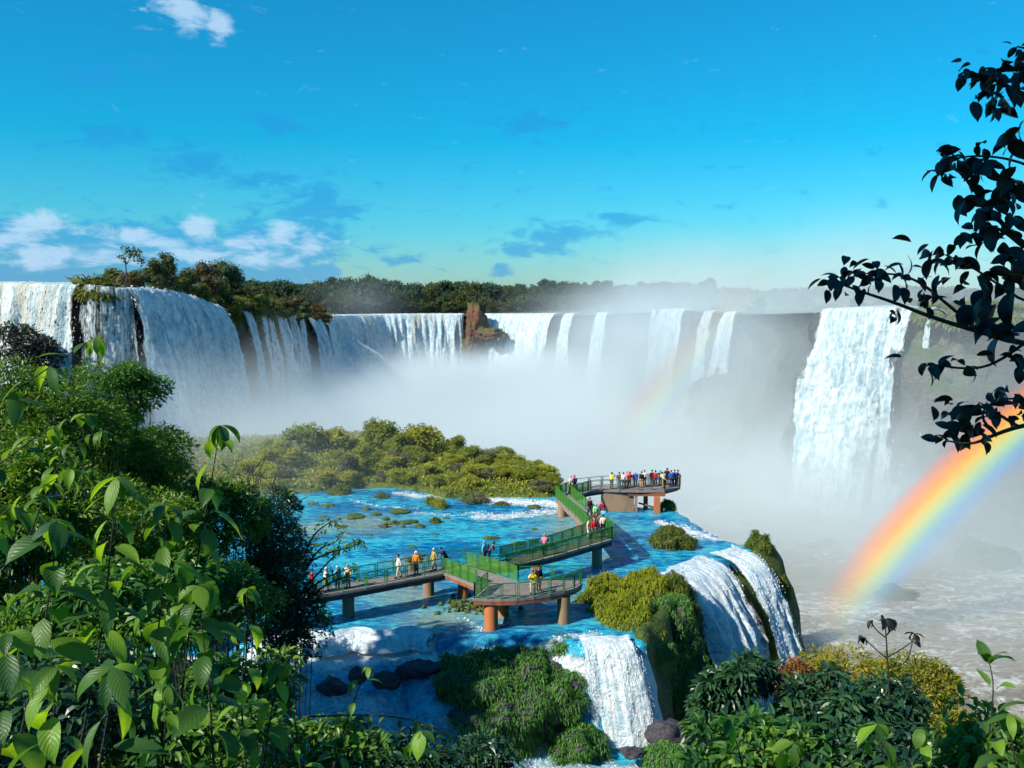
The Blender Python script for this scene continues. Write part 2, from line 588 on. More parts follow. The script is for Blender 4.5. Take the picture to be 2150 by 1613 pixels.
def outside_drop(d, k):
    if k == 'front':
        return -0.8 * sstep(0, 0.7, d) - 0.42 * np.maximum(d - 0.6, 0)
    if k == 'moss':
        return -0.9 * sstep(0, 1.0, d) - 4.6 * sstep(1.0, 4.5, d) - 0.1 * d
    if k == 'near':
        return -5.6 * (0.12 * sstep(0, 0.8, d) + 0.88 * sstep(0.35, 2.9, d)) - 0.05 * d
    if k == 'rock':
        return -16.0 * sstep(0.0, 4.5, d)
    if k == 'right':
        return -0.9 * sstep(0, 0.8, d) - 20.0 * np.clip(d / 8.0, 0, 1.1) ** 1.8
    if k == 'rimrock':
        return -1.5 * sstep(0, 2.5, d) - 19.5 * sstep(2.0, 7.0, d)
    if k == 'side':
        return -1.6 * sstep(0, 3.5, d) - 19 * sstep(3.0, 6.5, d)
    return -21.0 * sstep(0.3, 5.0, d)

def terrace_z(x, y, s, dm):
    wsum, z = 0, 0
    d = np.maximum(-s, 0)
    for k in TYPES:
        wk = 1.0 / (dm[k] + 0.25) ** 5
        z = z + wk * outside_drop(d, k)
        wsum = wsum + wk
    z = z / wsum
    return np.where(s > 0, 0.0, np.maximum(z, floor_z(x, y)))

def seg_d(x, y, pts):
    r = np.full(np.shape(x), 1e9)
    for a, b in zip(pts[:-1], pts[1:]):
        ab = b - a
        t = np.clip(((x - a[0]) * ab[0] + (y - a[1]) * ab[1]) / (ab @ ab + 1e-9), 0, 1)
        r = np.minimum(r, np.hypot(x - a[0] - t * ab[0], y - a[1] - t * ab[1]))
    return r
def pxline(*pp):
    return [P(a, b)[:2] for a, b in pp]
FOAM = [(pxline((840, 1036), (880, 1042), (920, 1044)), 1.6, 1.0), (pxline((1040, 1052), (1110, 1056), (1180, 1058)), 2.6, 1.15), (pxline((1010, 1085), (1070, 1084), (1170, 1072)), 2.2, 1.0),
        (pxline((735, 1052), (800, 1066), (870, 1068)), 0.8, 0.8), (pxline((870, 1078), (950, 1082), (1010, 1076)), 0.9, 0.85), (pxline((900, 1053), (980, 1056)), 0.7, 0.7),
        (pxline((640, 1107), (700, 1104)), 0.9, 0.8), (pxline((1390, 1098), (1440, 1112), (1505, 1132)), 1.3, 1.1), (pxline((1405, 1105), (1470, 1132)), 1.0, 0.9),
        (pxline((690, 1275), (760, 1290)), 0.8, 0.55), (pxline((960, 1300), (1010, 1325), (1060, 1310)), 0.8, 0.8), (pxline((935, 1330), (965, 1320)), 0.8, 0.9),
        (pxline((1130, 1350), (1200, 1335), (1250, 1330)), 0.9, 0.9), (pxline((1210, 1200), (1240, 1192)), 0.4, 0.6), (pxline((1170, 1235), (1330, 1225), (1400, 1215)), 0.8, 0.5),
        (pxline((660, 1180), (720, 1170)), 1.2, 0.35), (pxline((800, 1240), (870, 1255)), 0.8, 0.4)]
SHALLOW = [((850, 1250), 3.2), ((1000, 1280), 2.6), ((930, 1300), 3.0), ((1090, 1290), 2.0), ((1210, 1110), 4.0), ((1190, 1085), 3.0), ((870, 1180), 2.2), ((760, 1100), 4.5), ((1280, 1170), 1.6), ((660, 1110), 3.0), ((1250, 1100), 2.0), ((1180, 1260), 1.5)]
ROCKS_PX = []          # filled with rocks that ruffle the water (x, y, r)

def build_terrace():
    st = 0.34
    xs, ys = np.arange(-62, 44, st), np.arange(36, 150, st)
    X, Y = np.meshgrid(xs, ys, indexing='ij')
    s, dm = terrace(X, Y)
    wig = 0.45 * fbm(X * 0.35, Y * 0.35, 0, 3)
    s = s + wig * 0.6
    Z = terrace_z(X, Y, s, dm)
    foam = np.zeros_like(X)
    for pts, wd, k in FOAM:
        foam = np.maximum(foam, 0.74 * k * np.exp(-(seg_d(X, Y, pts) / wd) ** 2))
    d = np.maximum(-s, 0)
    lip = np.exp(-(np.minimum(s, 0) / 1.0) ** 2) * np.exp(-(np.maximum(s, 0) / 0.55) ** 2)
    watery = np.minimum(np.minimum(dm['front'], dm['near']), dm['right'])
    foam = np.maximum(foam, 0.85 * sstep(0.15, 0.9, d) * (watery < 14) * np.where(dm['front'] < 14, 0.80 + 0.35 * np.exp(-((d - 1.0) / 0.8) ** 2) - 0.30 * np.exp(-((d - 2.6) / 1.0) ** 2) + 0.25 * fbm(X * 0.3, Y * 0.3, 8, 3), 1.0))
    foam = np.maximum(foam, 0.32 * np.exp(-(s / 2.0) ** 2))
    for rx, ry, rr in ROCKS_PX:
        foam = np.maximum(foam, 0.42 * np.exp(-((np.hypot(X - rx, (Y - ry) * 1.3) - rr) / (0.35 + 0.25 * rr)) ** 2))
    foam = np.maximum(foam, 0.22)
    shal = np.zeros_like(X)
    for (a, b), r in SHALLOW:
        q = P(a, b)
        shal = np.maximum(shal, np.exp(-((X - q[0]) ** 2 + ((Y - q[1]) * 1.2) ** 2) / r ** 2))
    rough = np.clip(foam - 0.22, 0, 1)
    flowx = fbm(X * 0.25, Y * 0.6, 1.0, 4)
    Zw = Z + 0.07 * flowx + 0.30 * rough * fbm(X * 0.9, Y * 1.3, 3.0, 4) + 0.05 * fbm(X * 1.3, Y * 2.4, 7.0, 2)
    steep = sstep(0.5, 2.0, d)
    Zw = Zw + steep * 0.16 * fbm(X * 0.9, Y * 0.9, 11, 4) * (d < 12)
    nu, nv = X.shape
    V = np.stack([X, Y, Zw], -1).reshape(-1, 3)
    F = grid_faces(nu, nv)
    cx, cyy = (X[:-1, :-1] + st / 2).ravel(), (Y[:-1, :-1] + st / 2).ravel()
    sc = s[:-1, :-1].ravel()
    types = np.stack([dm[k][:-1, :-1].ravel() for k in TYPES], 0).argmin(0)
    tn = np.array(TYPES)[types]
    at = {'foam': foam.ravel(), 'shallow': shal.ravel()}
    def piece(name, sel, material, label=None, cat=None, kind=None, uv=None, extra=None):
        f = F[sel]
        used, inv = np.unique(f, return_inverse=True)
        a2 = {k: v[used] for k, v in {**at, **(extra or {})}.items()}
        me = mesh_np(name, V[used], inv.reshape(-1, 4), [material], a2, None if uv is None else uv[used])
        return tag(link(name, me), label, cat, None, kind)
    keep = np.where((tn == 'rock') | (tn == 'rimrock'), sc > 0.35, sc > -0.5)
    low = (sc <= -0.5) & ((tn == 'front') | (tn == 'moss') | (tn == 'near')) & (cyy < 66) & (cx < 24)
    # shoreline of the island keeps the water from running under it everywhere: harmless
    o = piece('river', keep, M['river'], kind='structure')
    rap = piece('rapids', low, M['river'], 'white foaming rapids spilling down below the walkway at the bottom centre', 'rapids')
    uvn = np.stack([X * 0.9 - 0.2 * Y, -Zw - 0.4 * Y], -1).reshape(-1, 2)
    dens = 0.62 + 0.25 * fbm(X * 0.8, Y * 0.8, 2, 3) + 0 * X
    ex = {'edge': np.clip(1 - (watery - d) * 0.5, 0, 1).ravel(), 'dens': dens.ravel(), 'tea': np.zeros(X.size)}
    side = (sc <= -0.5) & (sc > -5) & (tn == 'side')
    piece('rim_cascade', side, M['fall_near'], 'small foaming cascade sliding over the rim beyond the viewing platform', 'waterfall', uv=uvn, extra=ex)

    rng = np.random.RandomState(5)
    def foam_clots(sel, n, thr, size, parent):
        ids = np.where(sel)[0]
        fm = foam[:-1, :-1].ravel()[ids]
        ids = ids[fm > thr]
        pick = rng.choice(ids, n)
        fq = F[pick]
        w4 = rng.dirichlet((1, 1, 1, 1), n)
        p = (V[fq] * w4[:, :, None]).sum(1) + (0, 0, 0.015)
        keep = fbm(p[:, 0] * 1.1, p[:, 1] * 1.6, 2.0, 4) > -0.05
        p = p[keep]
        t = np.tile([0.8, -0.6, -0.05], (len(p), 1)) + rng.normal(0, 0.5, (len(p), 3)) * (1, 1, 0.3)
        t /= np.linalg.norm(t, axis=1)[:, None]
        Vs, Fs = clots(rng, p, t, size * rng.uniform(0.4, 1.0, len(p)) ** 2 * 2, 2.6)
        o_ = link('foam', mesh_np('foam', Vs, Fs, [M['spray']]), parent)
        o_['kind'] = 'stuff'
    foam_clots(low & (cyy > 48), 9000, 0.62, 0.018, rap)
    foam_clots(keep & (cyy < 110), 5000, 0.50, 0.020, o)
    # bed rock below and around
    st = 0.5
    xs, ys = np.arange(-64, 46, st), np.arange(34, 152, st)
    X, Y = np.meshgrid(xs, ys, indexing='ij')
    s, dm = terrace(X, Y)
    s = s + 0.27 * fbm(X * 0.35, Y * 0.35, 0, 3)
    Z = terrace_z(X, Y, s, dm)
    rocky = np.minimum(np.minimum(dm['moss'], dm['rock']), dm['rimrock'])
    wat = np.minimum(np.minimum(dm['front'], dm['near']), np.minimum(dm['right'], dm['side']))
    rocky2 = np.minimum(dm['rock'], dm['rimrock'])
    rk2 = sstep(0.6, -0.6, rocky2 - np.minimum(wat, dm['moss'])) * np.exp(-(s / 0.9) ** 2)
    rk2 = rk2 * np.exp(-(rocky2 / 2.5) ** 2)
    rk = np.exp(-(rocky / 3.0) ** 2) * sstep(0.8, -0.8, rocky - wat) * np.exp(-(np.maximum(s, 0) / 1.2) ** 2)
    n = fbm(X * 0.4, Y * 0.4, 4, 5)
    Zb = Z - 0.75 + 0.35 * n + rk2 * 0.95 + rk * (0.25 + 0.5 * np.abs(fbm(X * 0.5, Y * 0.5, Z * 0.3, 4)))
    Zb = Zb - 1.6 * sstep(0.0, 2.5, -s) * sstep(1.0, -1.0, np.minimum(dm['moss'], dm['rock']) - wat)
    Zb = Zb + (s < -0.5) * 0.5 * fbm(X * 0.7, Y * 0.7, Z * 0.5, 4) * sstep(0, 3, rocky * 0 + np.abs(Z))
    bx = X + 0.5 * fbm(X * .5, Y * .5, Zb * .5, 3)
    me = mesh_np('river_bed', np.stack([bx, Y, Zb], -1).reshape(-1, 3), grid_faces(*X.shape), [M['bed']])
    tag(link('river_bed', me), kind='structure')


# ------------------------------------------------------------------ gorge floor water
def build_gorge():
    xs, ys = np.arange(-150, 260, 1.6), np.arange(40, 430, 1.6)
    X, Y = np.meshgrid(xs, ys, indexing='ij')
    foam = 0.46 + 0.30 * fbm(X * 0.02, Y * 0.03, 0, 4)
    near = P(1700, 1330, GZ)
    foam = foam + 0.20 * np.exp(-((X - near[0]) / 22) ** 2 - ((Y - near[1]) / 18) ** 2)
    Z = GZ + 0.5 * fbm(X * 0.05, Y * 0.08, 2, 4) + 0.25 * fbm(X * 0.25, Y * 0.3, 2, 3)
    me = mesh_np('gorge_river', np.stack([X, Y, Z], -1).reshape(-1, 3), grid_faces(*X.shape), [M['gorge_water']], {'foam': np.clip(foam, 0, 1).ravel(), 'shallow': 0 * foam.ravel()})
    tag(link('gorge_river', me), kind='structure')


# ------------------------------------------------------------------ upper rim of the horseshoe, cliffs, plateau
RIM_PX = [(0, 597, 171), (100, 599, 167), (168, 601, 165), (210, 606, 163), (255, 610, 165), (300, 612, 176), (360, 618, 196), (430, 640, 216), (500, 655, 240),
          (580, 664, 262), (640, 668, 283), (676, 668, 300), (684, 666, 318), (690, 664, 345), (740, 663, 378), (800, 662, 392), (900, 661, 400), (975, 661, 402), (1060, 661, 398),
          (1170, 660, 380), (1200, 660, 366), (1300, 657, 332), (1420, 650, 290), (1490, 655, 266), (1550, 657, 246), (1640, 655, 216), (1715, 652, 190), (1820, 648, 180), (1925, 650, 172),
          (2060, 655, 160), (2300, 660, 150), (2800, 665, 145), (3600, 680, 130)]
LEFT_BANK = [(-80, 66, 26, -900), (-88, 92, 30, -760), (-101, 120, 32, -620), (-113, 142, 30, -480), (-119, 160, 24.5, -330), (-112, 171, 23.9, -210)]      # bank out of view at left, its hill raised to shade the mist
RIM = np.vstack([np.array(LEFT_BANK), np.array([(*D(*q), q[0]) for q in RIM_PX])])
RIMS, RIMT = resample(RIM, 1.0)      # x, y, z, px
CEN = np.array([0.0, 60.0])
_t = np.gradient(RIMS[:, :2], axis=0)
_t /= np.linalg.norm(_t, axis=1)[:, None]
RN = np.stack([_t[:, 1], -_t[:, 0]], 1)                                     # towards the gorge (rim runs left -> right)
RN = np.stack([np.convolve(np.pad(RN[:, k], 6, 'edge'), np.ones(13) / 13, 'valid') for k in (0, 1)], 1)
RN /= np.linalg.norm(RN, axis=1)[:, None]

def build_cliffs():
    n = len(RIMS)
    rows = 44
    zz = np.linspace(0, 1, rows)
    U, Tm = np.meshgrid(RIMT, zz, indexing='ij')
    top = RIMS[:, 2][:, None] - 0.6
    Z = top + (GZ - 3 - top) * Tm
    off = -1.2 + 3.2 * fbm(U * 0.05, Z * 0.03, 1, 3) + 1.6 * fbm(U * 0.22, Z * 0.10, 4, 4) + 7.0 * Tm ** 2.2
    off = off - 1.5 * (1 - sstep(0, 0.08, Tm))
    off = off + 0.8 * np.sign(np.sin(Z * 0.55 + 1.5 * perlin(U * 0.05, Z * 0.02))) * 0.5
    Xc = RIMS[:, 0][:, None] + RN[:, 0][:, None] * off
    Yc = RIMS[:, 1][:, None] + RN[:, 1][:, None] * off
    me = mesh_np('cliff', np.stack([Xc, Yc, Z], -1).reshape(-1, 3), grid_faces(n, rows), [M['cliff']])
    tag(link('gorge_cliff', me), 'dark basalt cliff of the horseshoe gorge behind the waterfalls', 'cliff', kind='structure')
    # plateau sheet behind the rim, out to the horizon
    fac = np.array([0, 1.5, 4, 10, 25, 60, 120, 250, 500, 1000, 2000, 4000, 9000.0])
    rad = RIMS[:, :2] - CEN
    rad /= np.linalg.norm(rad, axis=1)[:, None]
    V = []
    for i, f in enumerate(fac):
        mixn = sstep(0, 40, f)
        d = -RN * (1 - mixn) + rad * mixn
        z = RIMS[:, 2] - 0.5 + (15.0 - RIMS[:, 2]) * sstep(60, 900, f)
        V.append(np.stack([RIMS[:, 0] + d[:, 0] * (f - 1.4 * (f == 0)), RIMS[:, 1] + d[:, 1] * f, z], 1))
    me = mesh_np('plateau', np.array(V).reshape(-1, 3), grid_faces(len(fac), n)[:, ::-1], [M['plateau']])
    tag(link('plateau', me), kind='structure')

def clots(rng, p, t, s, stretch=2.2):
    """little irregular lumps of white water, drawn out along t"""
    n = len(p)
    a = np.cross(t, rng.normal(size=(n, 3)))
    a /= np.linalg.norm(a, axis=1)[:, None] + 1e-9
    b = np.cross(t, a)
    k = lambda: (s * rng.uniform(0.6, 1.4, n))[:, None]
    V = np.stack([p + t * k() * stretch, p - t * k() * stretch, p + a * k(), p - a * k(), p + b * k(), p - b * k()], 1).reshape(-1, 3)
    i = np.arange(n) * 6
    T = [(0, 2, 4), (0, 4, 3), (0, 3, 5), (0, 5, 2), (1, 4, 2), (1, 3, 4), (1, 5, 3), (1, 2, 5)]
    return V, np.concatenate([np.stack([i + x, i + y, i + z], 1) for x, y, z in T])

def rim_range(p0, p1):
    px = RIMS[:, 3]
    i0 = int(np.searchsorted(px, p0))
    i1 = int(np.searchsorted(px, p1))
    return i0, max(i1, i0 + 2)

def fall(label, p0, p1, out=4.0, drop=None, dens=0.66, back=5.0, lipdz=0.3, du=0.45, seed=0, tea=0.0, ragged=0.6, push=1.2, bow=1.0, flare=0.0, name='waterfall', line=None, skew=0.0, material='fall', scale=1.0, group=None, wmax=2.2):
    """a curtain of water over the rim between two photo columns p0..p1"""
    px = RIMS[:, 3]
    if line is None:
        t0, t1 = np.interp([p0, p1], px, RIMT)
        nu = max(6, int((t1 - t0) / du))
        tt = np.linspace(t0, t1, nu)
        base = np.stack([np.interp(tt, RIMT, RIMS[:, k]) for k in range(3)], 1)
        nr = np.stack([np.interp(tt, RIMT, RN[:, k]) for k in range(2)], 1)
    else:
        base, tt = resample(np.array([D(*q) for q in line]), du)
        nu = len(base)
        g = np.gradient(base[:, :2], axis=0)
        g /= np.linalg.norm(g, axis=1)[:, None]
        nr = np.stack([g[:, 1], -g[:, 0]], 1)
    nr /= np.linalg.norm(nr, axis=1)[:, None]
    drop_ = base[:, 2] - GZ if drop is None else np.full(nu, drop)
    nv = 78
    s = np.linspace(0, 1, nv)                  # 0 .. 0.12 upstream run, then the fall
    u0 = tt - tt[0]
    U, Sg = np.meshgrid(u0, s, indexing='ij')
    run = np.clip(Sg / 0.12, 0, 1)
    fl = np.clip((Sg - 0.12) / 0.88, 0, 1)
    zt = fl ** 1.35 * drop_[:, None]
    offn = -back * (1 - run) + out * np.sqrt(np.maximum(fl, 0)) ** 1.25 + push
    edge = np.minimum(U, u0[-1] - U)
    wid = max(0.35, min(wmax, u0[-1] * 0.22))
    e = sstep(0.0, wid, edge + 0.5 * wid * fbm(U * 0.3, zt * 0.12 + seed, 2, 3) * ragged)
    wob = 1.3 * fbm(U * 0.35 + seed * 7, zt * 0.03, seed, 4) + 0.65 * fbm(U * 1.4 + seed * 3, zt * 0.10, seed + 3, 4) + 0.25 * fbm(U * 1.8, zt * 1.2, seed + 9, 3)
    amp = 0.25 + 0.9 * sstep(0.0, 0.35, fl)
    offn = offn + wob * amp * bow * scale - (1 - sstep(0, 1, edge / (wid * 1.5))) * 0.8 * scale
    un = (U / u0[-1] - 0.5) * 2
    lat = flare * un * fl * u0[-1] * 0.5 + skew * fl
    g = np.gradient(base[:, :2], axis=0)
    g /= np.linalg.norm(g, axis=1)[:, None] + 1e-9
    Xf = base[:, 0][:, None] + nr[:, 0][:, None] * offn + g[:, 0][:, None] * lat
    Yf = base[:, 1][:, None] + nr[:, 1][:, None] * offn + g[:, 1][:, None] * lat
    Zf = base[:, 2][:, None] + lipdz - zt + 0.25 * (1 - run) + 0.12 * fbm(U * 0.8, Sg * 9, seed, 3)
    dn = dens + 0.16 * fbm(U * 0.12 + seed * 5, zt * 0.02, 3, 3) + 0.10 * sstep(0.35, 1.0, fl)
    uv = np.stack([U + seed * 31.7, (zt + (run - 1) * 4)], -1).reshape(-1, 2)
    te = tea * np.clip(fbm(U * 0.16 + seed * 2.1, 0 * U, 5, 2) * 2.4, 0, 1) * (1 - sstep(0.0, 0.55, fl))
    V = np.stack([Xf, Yf, Zf], -1).reshape(-1, 3)
    me = mesh_np(name, V, grid_faces(nu, nv), [M[material]], {'edge': e.ravel(), 'dens': dn.ravel(), 'tea': te.ravel()}, uv)
    ob = tag(link(name, me), label, 'waterfall', group)
    rng = np.random.RandomState(seed + 77)
    near_ = material == 'fall_near'
    area = u0[-1] * float(drop_.mean())
    n = int(min(2200, area * (50 if near_ else 1.2)))
    if line is not None and not near_:
        n = n // 2
    iu = np.where(rng.rand(n) < 0.12, rng.choice([0, 1], n) * (nu - 1) + rng.normal(0, nu * 0.05, n), rng.uniform(0, nu - 1, n))
    iu = np.clip(np.abs(iu), 0, nu - 2).astype(int)
    iv = np.clip(nv * (0.10 + 0.9 * rng.rand(n) ** 0.9), 0, nv - 2).astype(int)
    Vg = V.reshape(nu, nv, 3)
    p0 = Vg[iu, iv] + (Vg[iu + 1, iv] - Vg[iu, iv]) * rng.rand(n)[:, None]
    tg = Vg[iu, np.minimum(iv + 1, nv - 1)] - Vg[iu, iv]
    tg /= np.linalg.norm(tg, axis=1)[:, None] + 1e-9
    nn = np.stack([nr[iu, 0], nr[iu, 1], np.full(n, 0.35)], 1)
    sz = (0.011 if near_ else 0.036) * rng.uniform(0.4, 1.0, n) ** 2 * 2.2
    keep = (e[iu, iv] > 0.05) & (dn[iu, iv] + rng.normal(0, 0.12, n) > 0.45)
    p0, tg, nn, sz = p0[keep], tg[keep], nn[keep], sz[keep]
    off = np.abs(rng.normal(0, 0.045 if near_ else 0.25, len(p0)))
    p0 = p0 + nn * off[:, None] + rng.normal(0, 0.025 if near_ else 0.12, p0.shape)
    Vs, Fs = clots(rng, p0, tg, sz, 5.0)
    sp = link('spray', mesh_np('spray', Vs, Fs, [M['spray']], smooth=True), ob)
    sp['kind'] = 'stuff'
    return ob

def build_falls():
    fall('broad sunlit waterfall pouring over the rim at the far left edge', -150, 174, out=5, dens=0.72, tea=1.0, seed=1)
    fall('thin water veils running down the dark rock under the overhanging roots', 164, 274, out=1.5, dens=0.41, seed=2, ragged=1.0, back=1)
    fall('huge blue shaded curtain of water below the cliff top trees', 250, 432, out=9.5, dens=0.66, seed=3, back=14, lipdz=0.6, du=0.3, bow=1.3)
    fall('narrow fringe of water beside the huge shaded curtain', 425, 452, out=9, dens=0.58, seed=4, drop=36, back=2)
    for k, (a, b, o_, dn, lab) in enumerate([(497, 517, 5, 0.56, 'thin veil fall just right of the bare dark cliff'), (528, 546, 5, 0.56, 'second thin veil fall under the bright yellow green bushes'),
                                             (563, 592, 6, 0.60, 'wider veil fall below the bright yellow green bushes'), (614, 627, 4.5, 0.5, 'slender trickle under the brown shrubs of the cliff'),
                                             (543, 558, 5, 0.5, 'faint trickle between the second and the wider veil falls'), (594, 608, 5, 0.5, 'faint trickle right of the wider veil fall'), (632, 662, 9, 0.68, 'fan shaped fall close to the tip of the shaded cliff'), (671, 683, 6, 0.6, 'last narrow fall at the tip of the shaded cliff')]):
        fall(lab, a, b, out=o_, dens=dn, seed=5 + k, back=2.0, lipdz=0.2, du=0.3, flare=0.5, drop=38)
    fall('pale brown tinted fall curving inside the throat of the horseshoe', 0, 0, out=12, dens=0.76, seed=12, tea=0.6, back=12, line=[(640, 688, 312), (690, 704, 316), (735, 716, 326), (768, 735, 342), (785, 760, 362)], drop=30, du=0.5, bow=1.6)
    fall('long bright curtain at the back of the horseshoe', 686, 972, out=6, dens=0.76, seed=13, tea=0.9, du=0.55)
    fall('bright heavy curtain right of the red brown rock', 1012, 1172, out=9, dens=0.80, seed=14, tea=0.25, du=0.5)
    fall('thin streak of water left of the red brown rock', 962, 975, out=2, dens=0.6, seed=15, du=0.3, back=1)
    for k, (a, b, o_, dn, dr, lab) in enumerate([(1190, 1216, 6, 0.72, None, 'tall fall standing alone beside the bright heavy curtain'), (1258, 1287, 4, 0.52, None, 'faint misty fall second right of the bright curtain'),
                                                 (1378, 1388, 2, 0.5, None, 'thread of water left of the bluish white column'), (1394, 1446, 6, 0.74, None, 'bluish white column fall above the viewing platform'),
                                                 (1484, 1506, 4, 0.68, 21, 'slim fall ending on a dark ledge'), (1532, 1557, 4, 0.70, 21, 'pointed fall right of the slim ledge fall')]):
        fall(lab, a, b, out=o_, dens=dn, seed=20 + k, back=2.5, du=0.28, flare=0.35, drop=dr)
    fall('massive white waterfall crashing down right of the gorge', 1717, 1925, out=5, dens=0.80, seed=31, du=0.3, bow=1.6, flare=0.10, back=8, wmax=6.0, ragged=1.4)
    fall('second flank of spray along the foot of the massive white waterfall', 1740, 1900, out=8, dens=0.60, seed=32, du=0.35, bow=2.0, flare=0.12, push=2.5, back=0.5, lipdz=-14, drop=25)
    fall('wispy fall on the dark wall beyond the massive waterfall', 1955, 1972, out=2, dens=0.52, seed=33, du=0.25, back=1)
    zl = lambda x, y: (x, y, P(x, y, 0.15)[1])
    fall('white waterfall plunging off the right edge of the walkway terrace', 0, 0, out=7.5, drop=20.5, dens=0.80, back=1.6, lipdz=0.1, du=0.14, seed=41, push=0.25, scale=0.75, line=[zl(1402, 1232), zl(1440, 1205), zl(1475, 1193), zl(1512, 1181)], name='terrace_waterfall', material='fall_near', skew=1.0)
    fall('right branch of the terrace waterfall beside the rim rock', 0, 0, out=9.0, drop=20.5, dens=0.76, back=1.6, lipdz=0.1, du=0.14, seed=42, push=0.25, scale=0.75, line=[zl(1518, 1179), zl(1550, 1170), zl(1580, 1160)], name='terrace_waterfall', material='fall_near', flare=0.25)
    fall('short wide cascade tumbling beside the green mossy boulders at bottom centre', 0, 0, out=2.0, drop=6.0, dens=0.68, back=0.8, lipdz=0.0, du=0.07, seed=43, push=0.3, scale=0.22, line=[zl(1208, 1350), zl(1270, 1349), zl(1338, 1346)], name='near_cascade', material='fall_near', flare=0.16, skew=1.0)
    fall('low white step in the river under the left half of the walkway', 0, 0, out=0.8, drop=0.85, dens=0.74, back=0.5, lipdz=0.03, du=0.08, seed=44, push=0.1, scale=0.14, line=[zl(500, 1349), zl(560, 1350), zl(625, 1332), zl(690, 1343), zl(745, 1328), zl(800, 1338), zl(860, 1328), zl(925, 1338)], name='river_step', material='fall_near')

# ------------------------------------------------------------------ foliage
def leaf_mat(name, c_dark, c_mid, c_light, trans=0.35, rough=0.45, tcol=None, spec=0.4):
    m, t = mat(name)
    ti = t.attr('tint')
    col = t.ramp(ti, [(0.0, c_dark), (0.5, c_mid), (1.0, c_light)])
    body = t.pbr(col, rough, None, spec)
    tr = t.node('ShaderNodeBsdfTranslucent')
    t.put(tr.inputs[0], t.mix(1.0, col, tcol or (1.3, 1.25, 0.5), 'MULTIPLY'))
    t.out(t.mixsh(trans, body, tr.outputs[0]))
    return m
M['forest_dark'] = leaf_mat('forest_leaves', (0.010, 0.032, 0.018), (0.022, 0.062, 0.026), (0.05, 0.10, 0.025), 0.2, 0.6)
M['forest_olive'] = leaf_mat('olive_forest_leaves', (0.025, 0.038, 0.010), (0.055, 0.075, 0.014), (0.095, 0.11, 0.02), 0.2, 0.6)
M['rim_green'] = leaf_mat('rim_leaves', (0.02, 0.04, 0.010), (0.055, 0.085, 0.012), (0.11, 0.125, 0.018), 0.25, 0.6)
M['rim_lime'] = leaf_mat('lime_leaves', (0.06, 0.085, 0.010), (0.12, 0.145, 0.012), (0.18, 0.19, 0.02), 0.25, 0.6)
M['rim_brown'] = leaf_mat('brownish_leaves', (0.045, 0.035, 0.012), (0.09, 0.07, 0.02), (0.12, 0.10, 0.03), 0.2, 0.7)
M['isle_green'] = leaf_mat('island_leaves', (0.10, 0.14, 0.016), (0.20, 0.25, 0.026), (0.29, 0.31, 0.035), 0.3, 0.6)
M['isle_lime'] = leaf_mat('island_light_leaves', (0.16, 0.19, 0.016), (0.29, 0.31, 0.026), (0.38, 0.37, 0.045), 0.3, 0.6)
M['isle_grey'] = leaf_mat('island_grey_leaves', (0.07, 0.075, 0.04), (0.12, 0.13, 0.06), (0.17, 0.17, 0.08), 0.15, 0.7)
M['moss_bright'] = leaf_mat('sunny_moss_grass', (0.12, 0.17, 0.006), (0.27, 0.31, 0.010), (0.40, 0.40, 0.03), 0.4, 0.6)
M['moss_shaded'] = leaf_mat('shaded_moss_grass', (0.035, 0.13, 0.024), (0.08, 0.23, 0.036), (0.17, 0.33, 0.045), 0.3, 0.6)  # shade on the mossy boulders is put into this deeper green
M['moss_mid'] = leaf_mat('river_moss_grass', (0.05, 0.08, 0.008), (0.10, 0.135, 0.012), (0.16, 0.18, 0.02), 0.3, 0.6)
M['bark'] = rock_mat('bark', (0.03, 0.02, 0.013), (0.08, 0.055, 0.035), (0.05, 0.06, 0.02), 0.3, 4.0)
M['dead_wood'] = rock_mat('dead_wood', (0.07, 0.04, 0.02), (0.20, 0.12, 0.06), (0.1, 0.08, 0.03), 0.2, 5.0)

def leaf_quads(p, d, nrm, L, Wd, fold=0.25):
    """N two-triangle leaves: base, right, tip, left, folded along the rib"""
    d = d / (np.linalg.norm(d, axis=1)[:, None] + 1e-9)
    sd = np.cross(d, nrm)
    sd /= np.linalg.norm(sd, axis=1)[:, None] + 1e-9
    up = np.cross(sd, d)
    L, Wd = np.asarray(L)[:, None], np.asarray(Wd)[:, None]
    b = p
    tip = p + d * L
    m = p + d * L * 0.45
    r = m + sd * Wd / 2 + up * Wd * fold
    l = m - sd * Wd / 2 + up * Wd * fold
    V = np.stack([b, r, tip, l], 1).reshape(-1, 3)
    n = len(p)
    i = np.arange(n) * 4
    F = np.concatenate([np.stack([i, i + 1, i + 2], 1), np.stack([i, i + 2, i + 3], 1)])
    return V, F

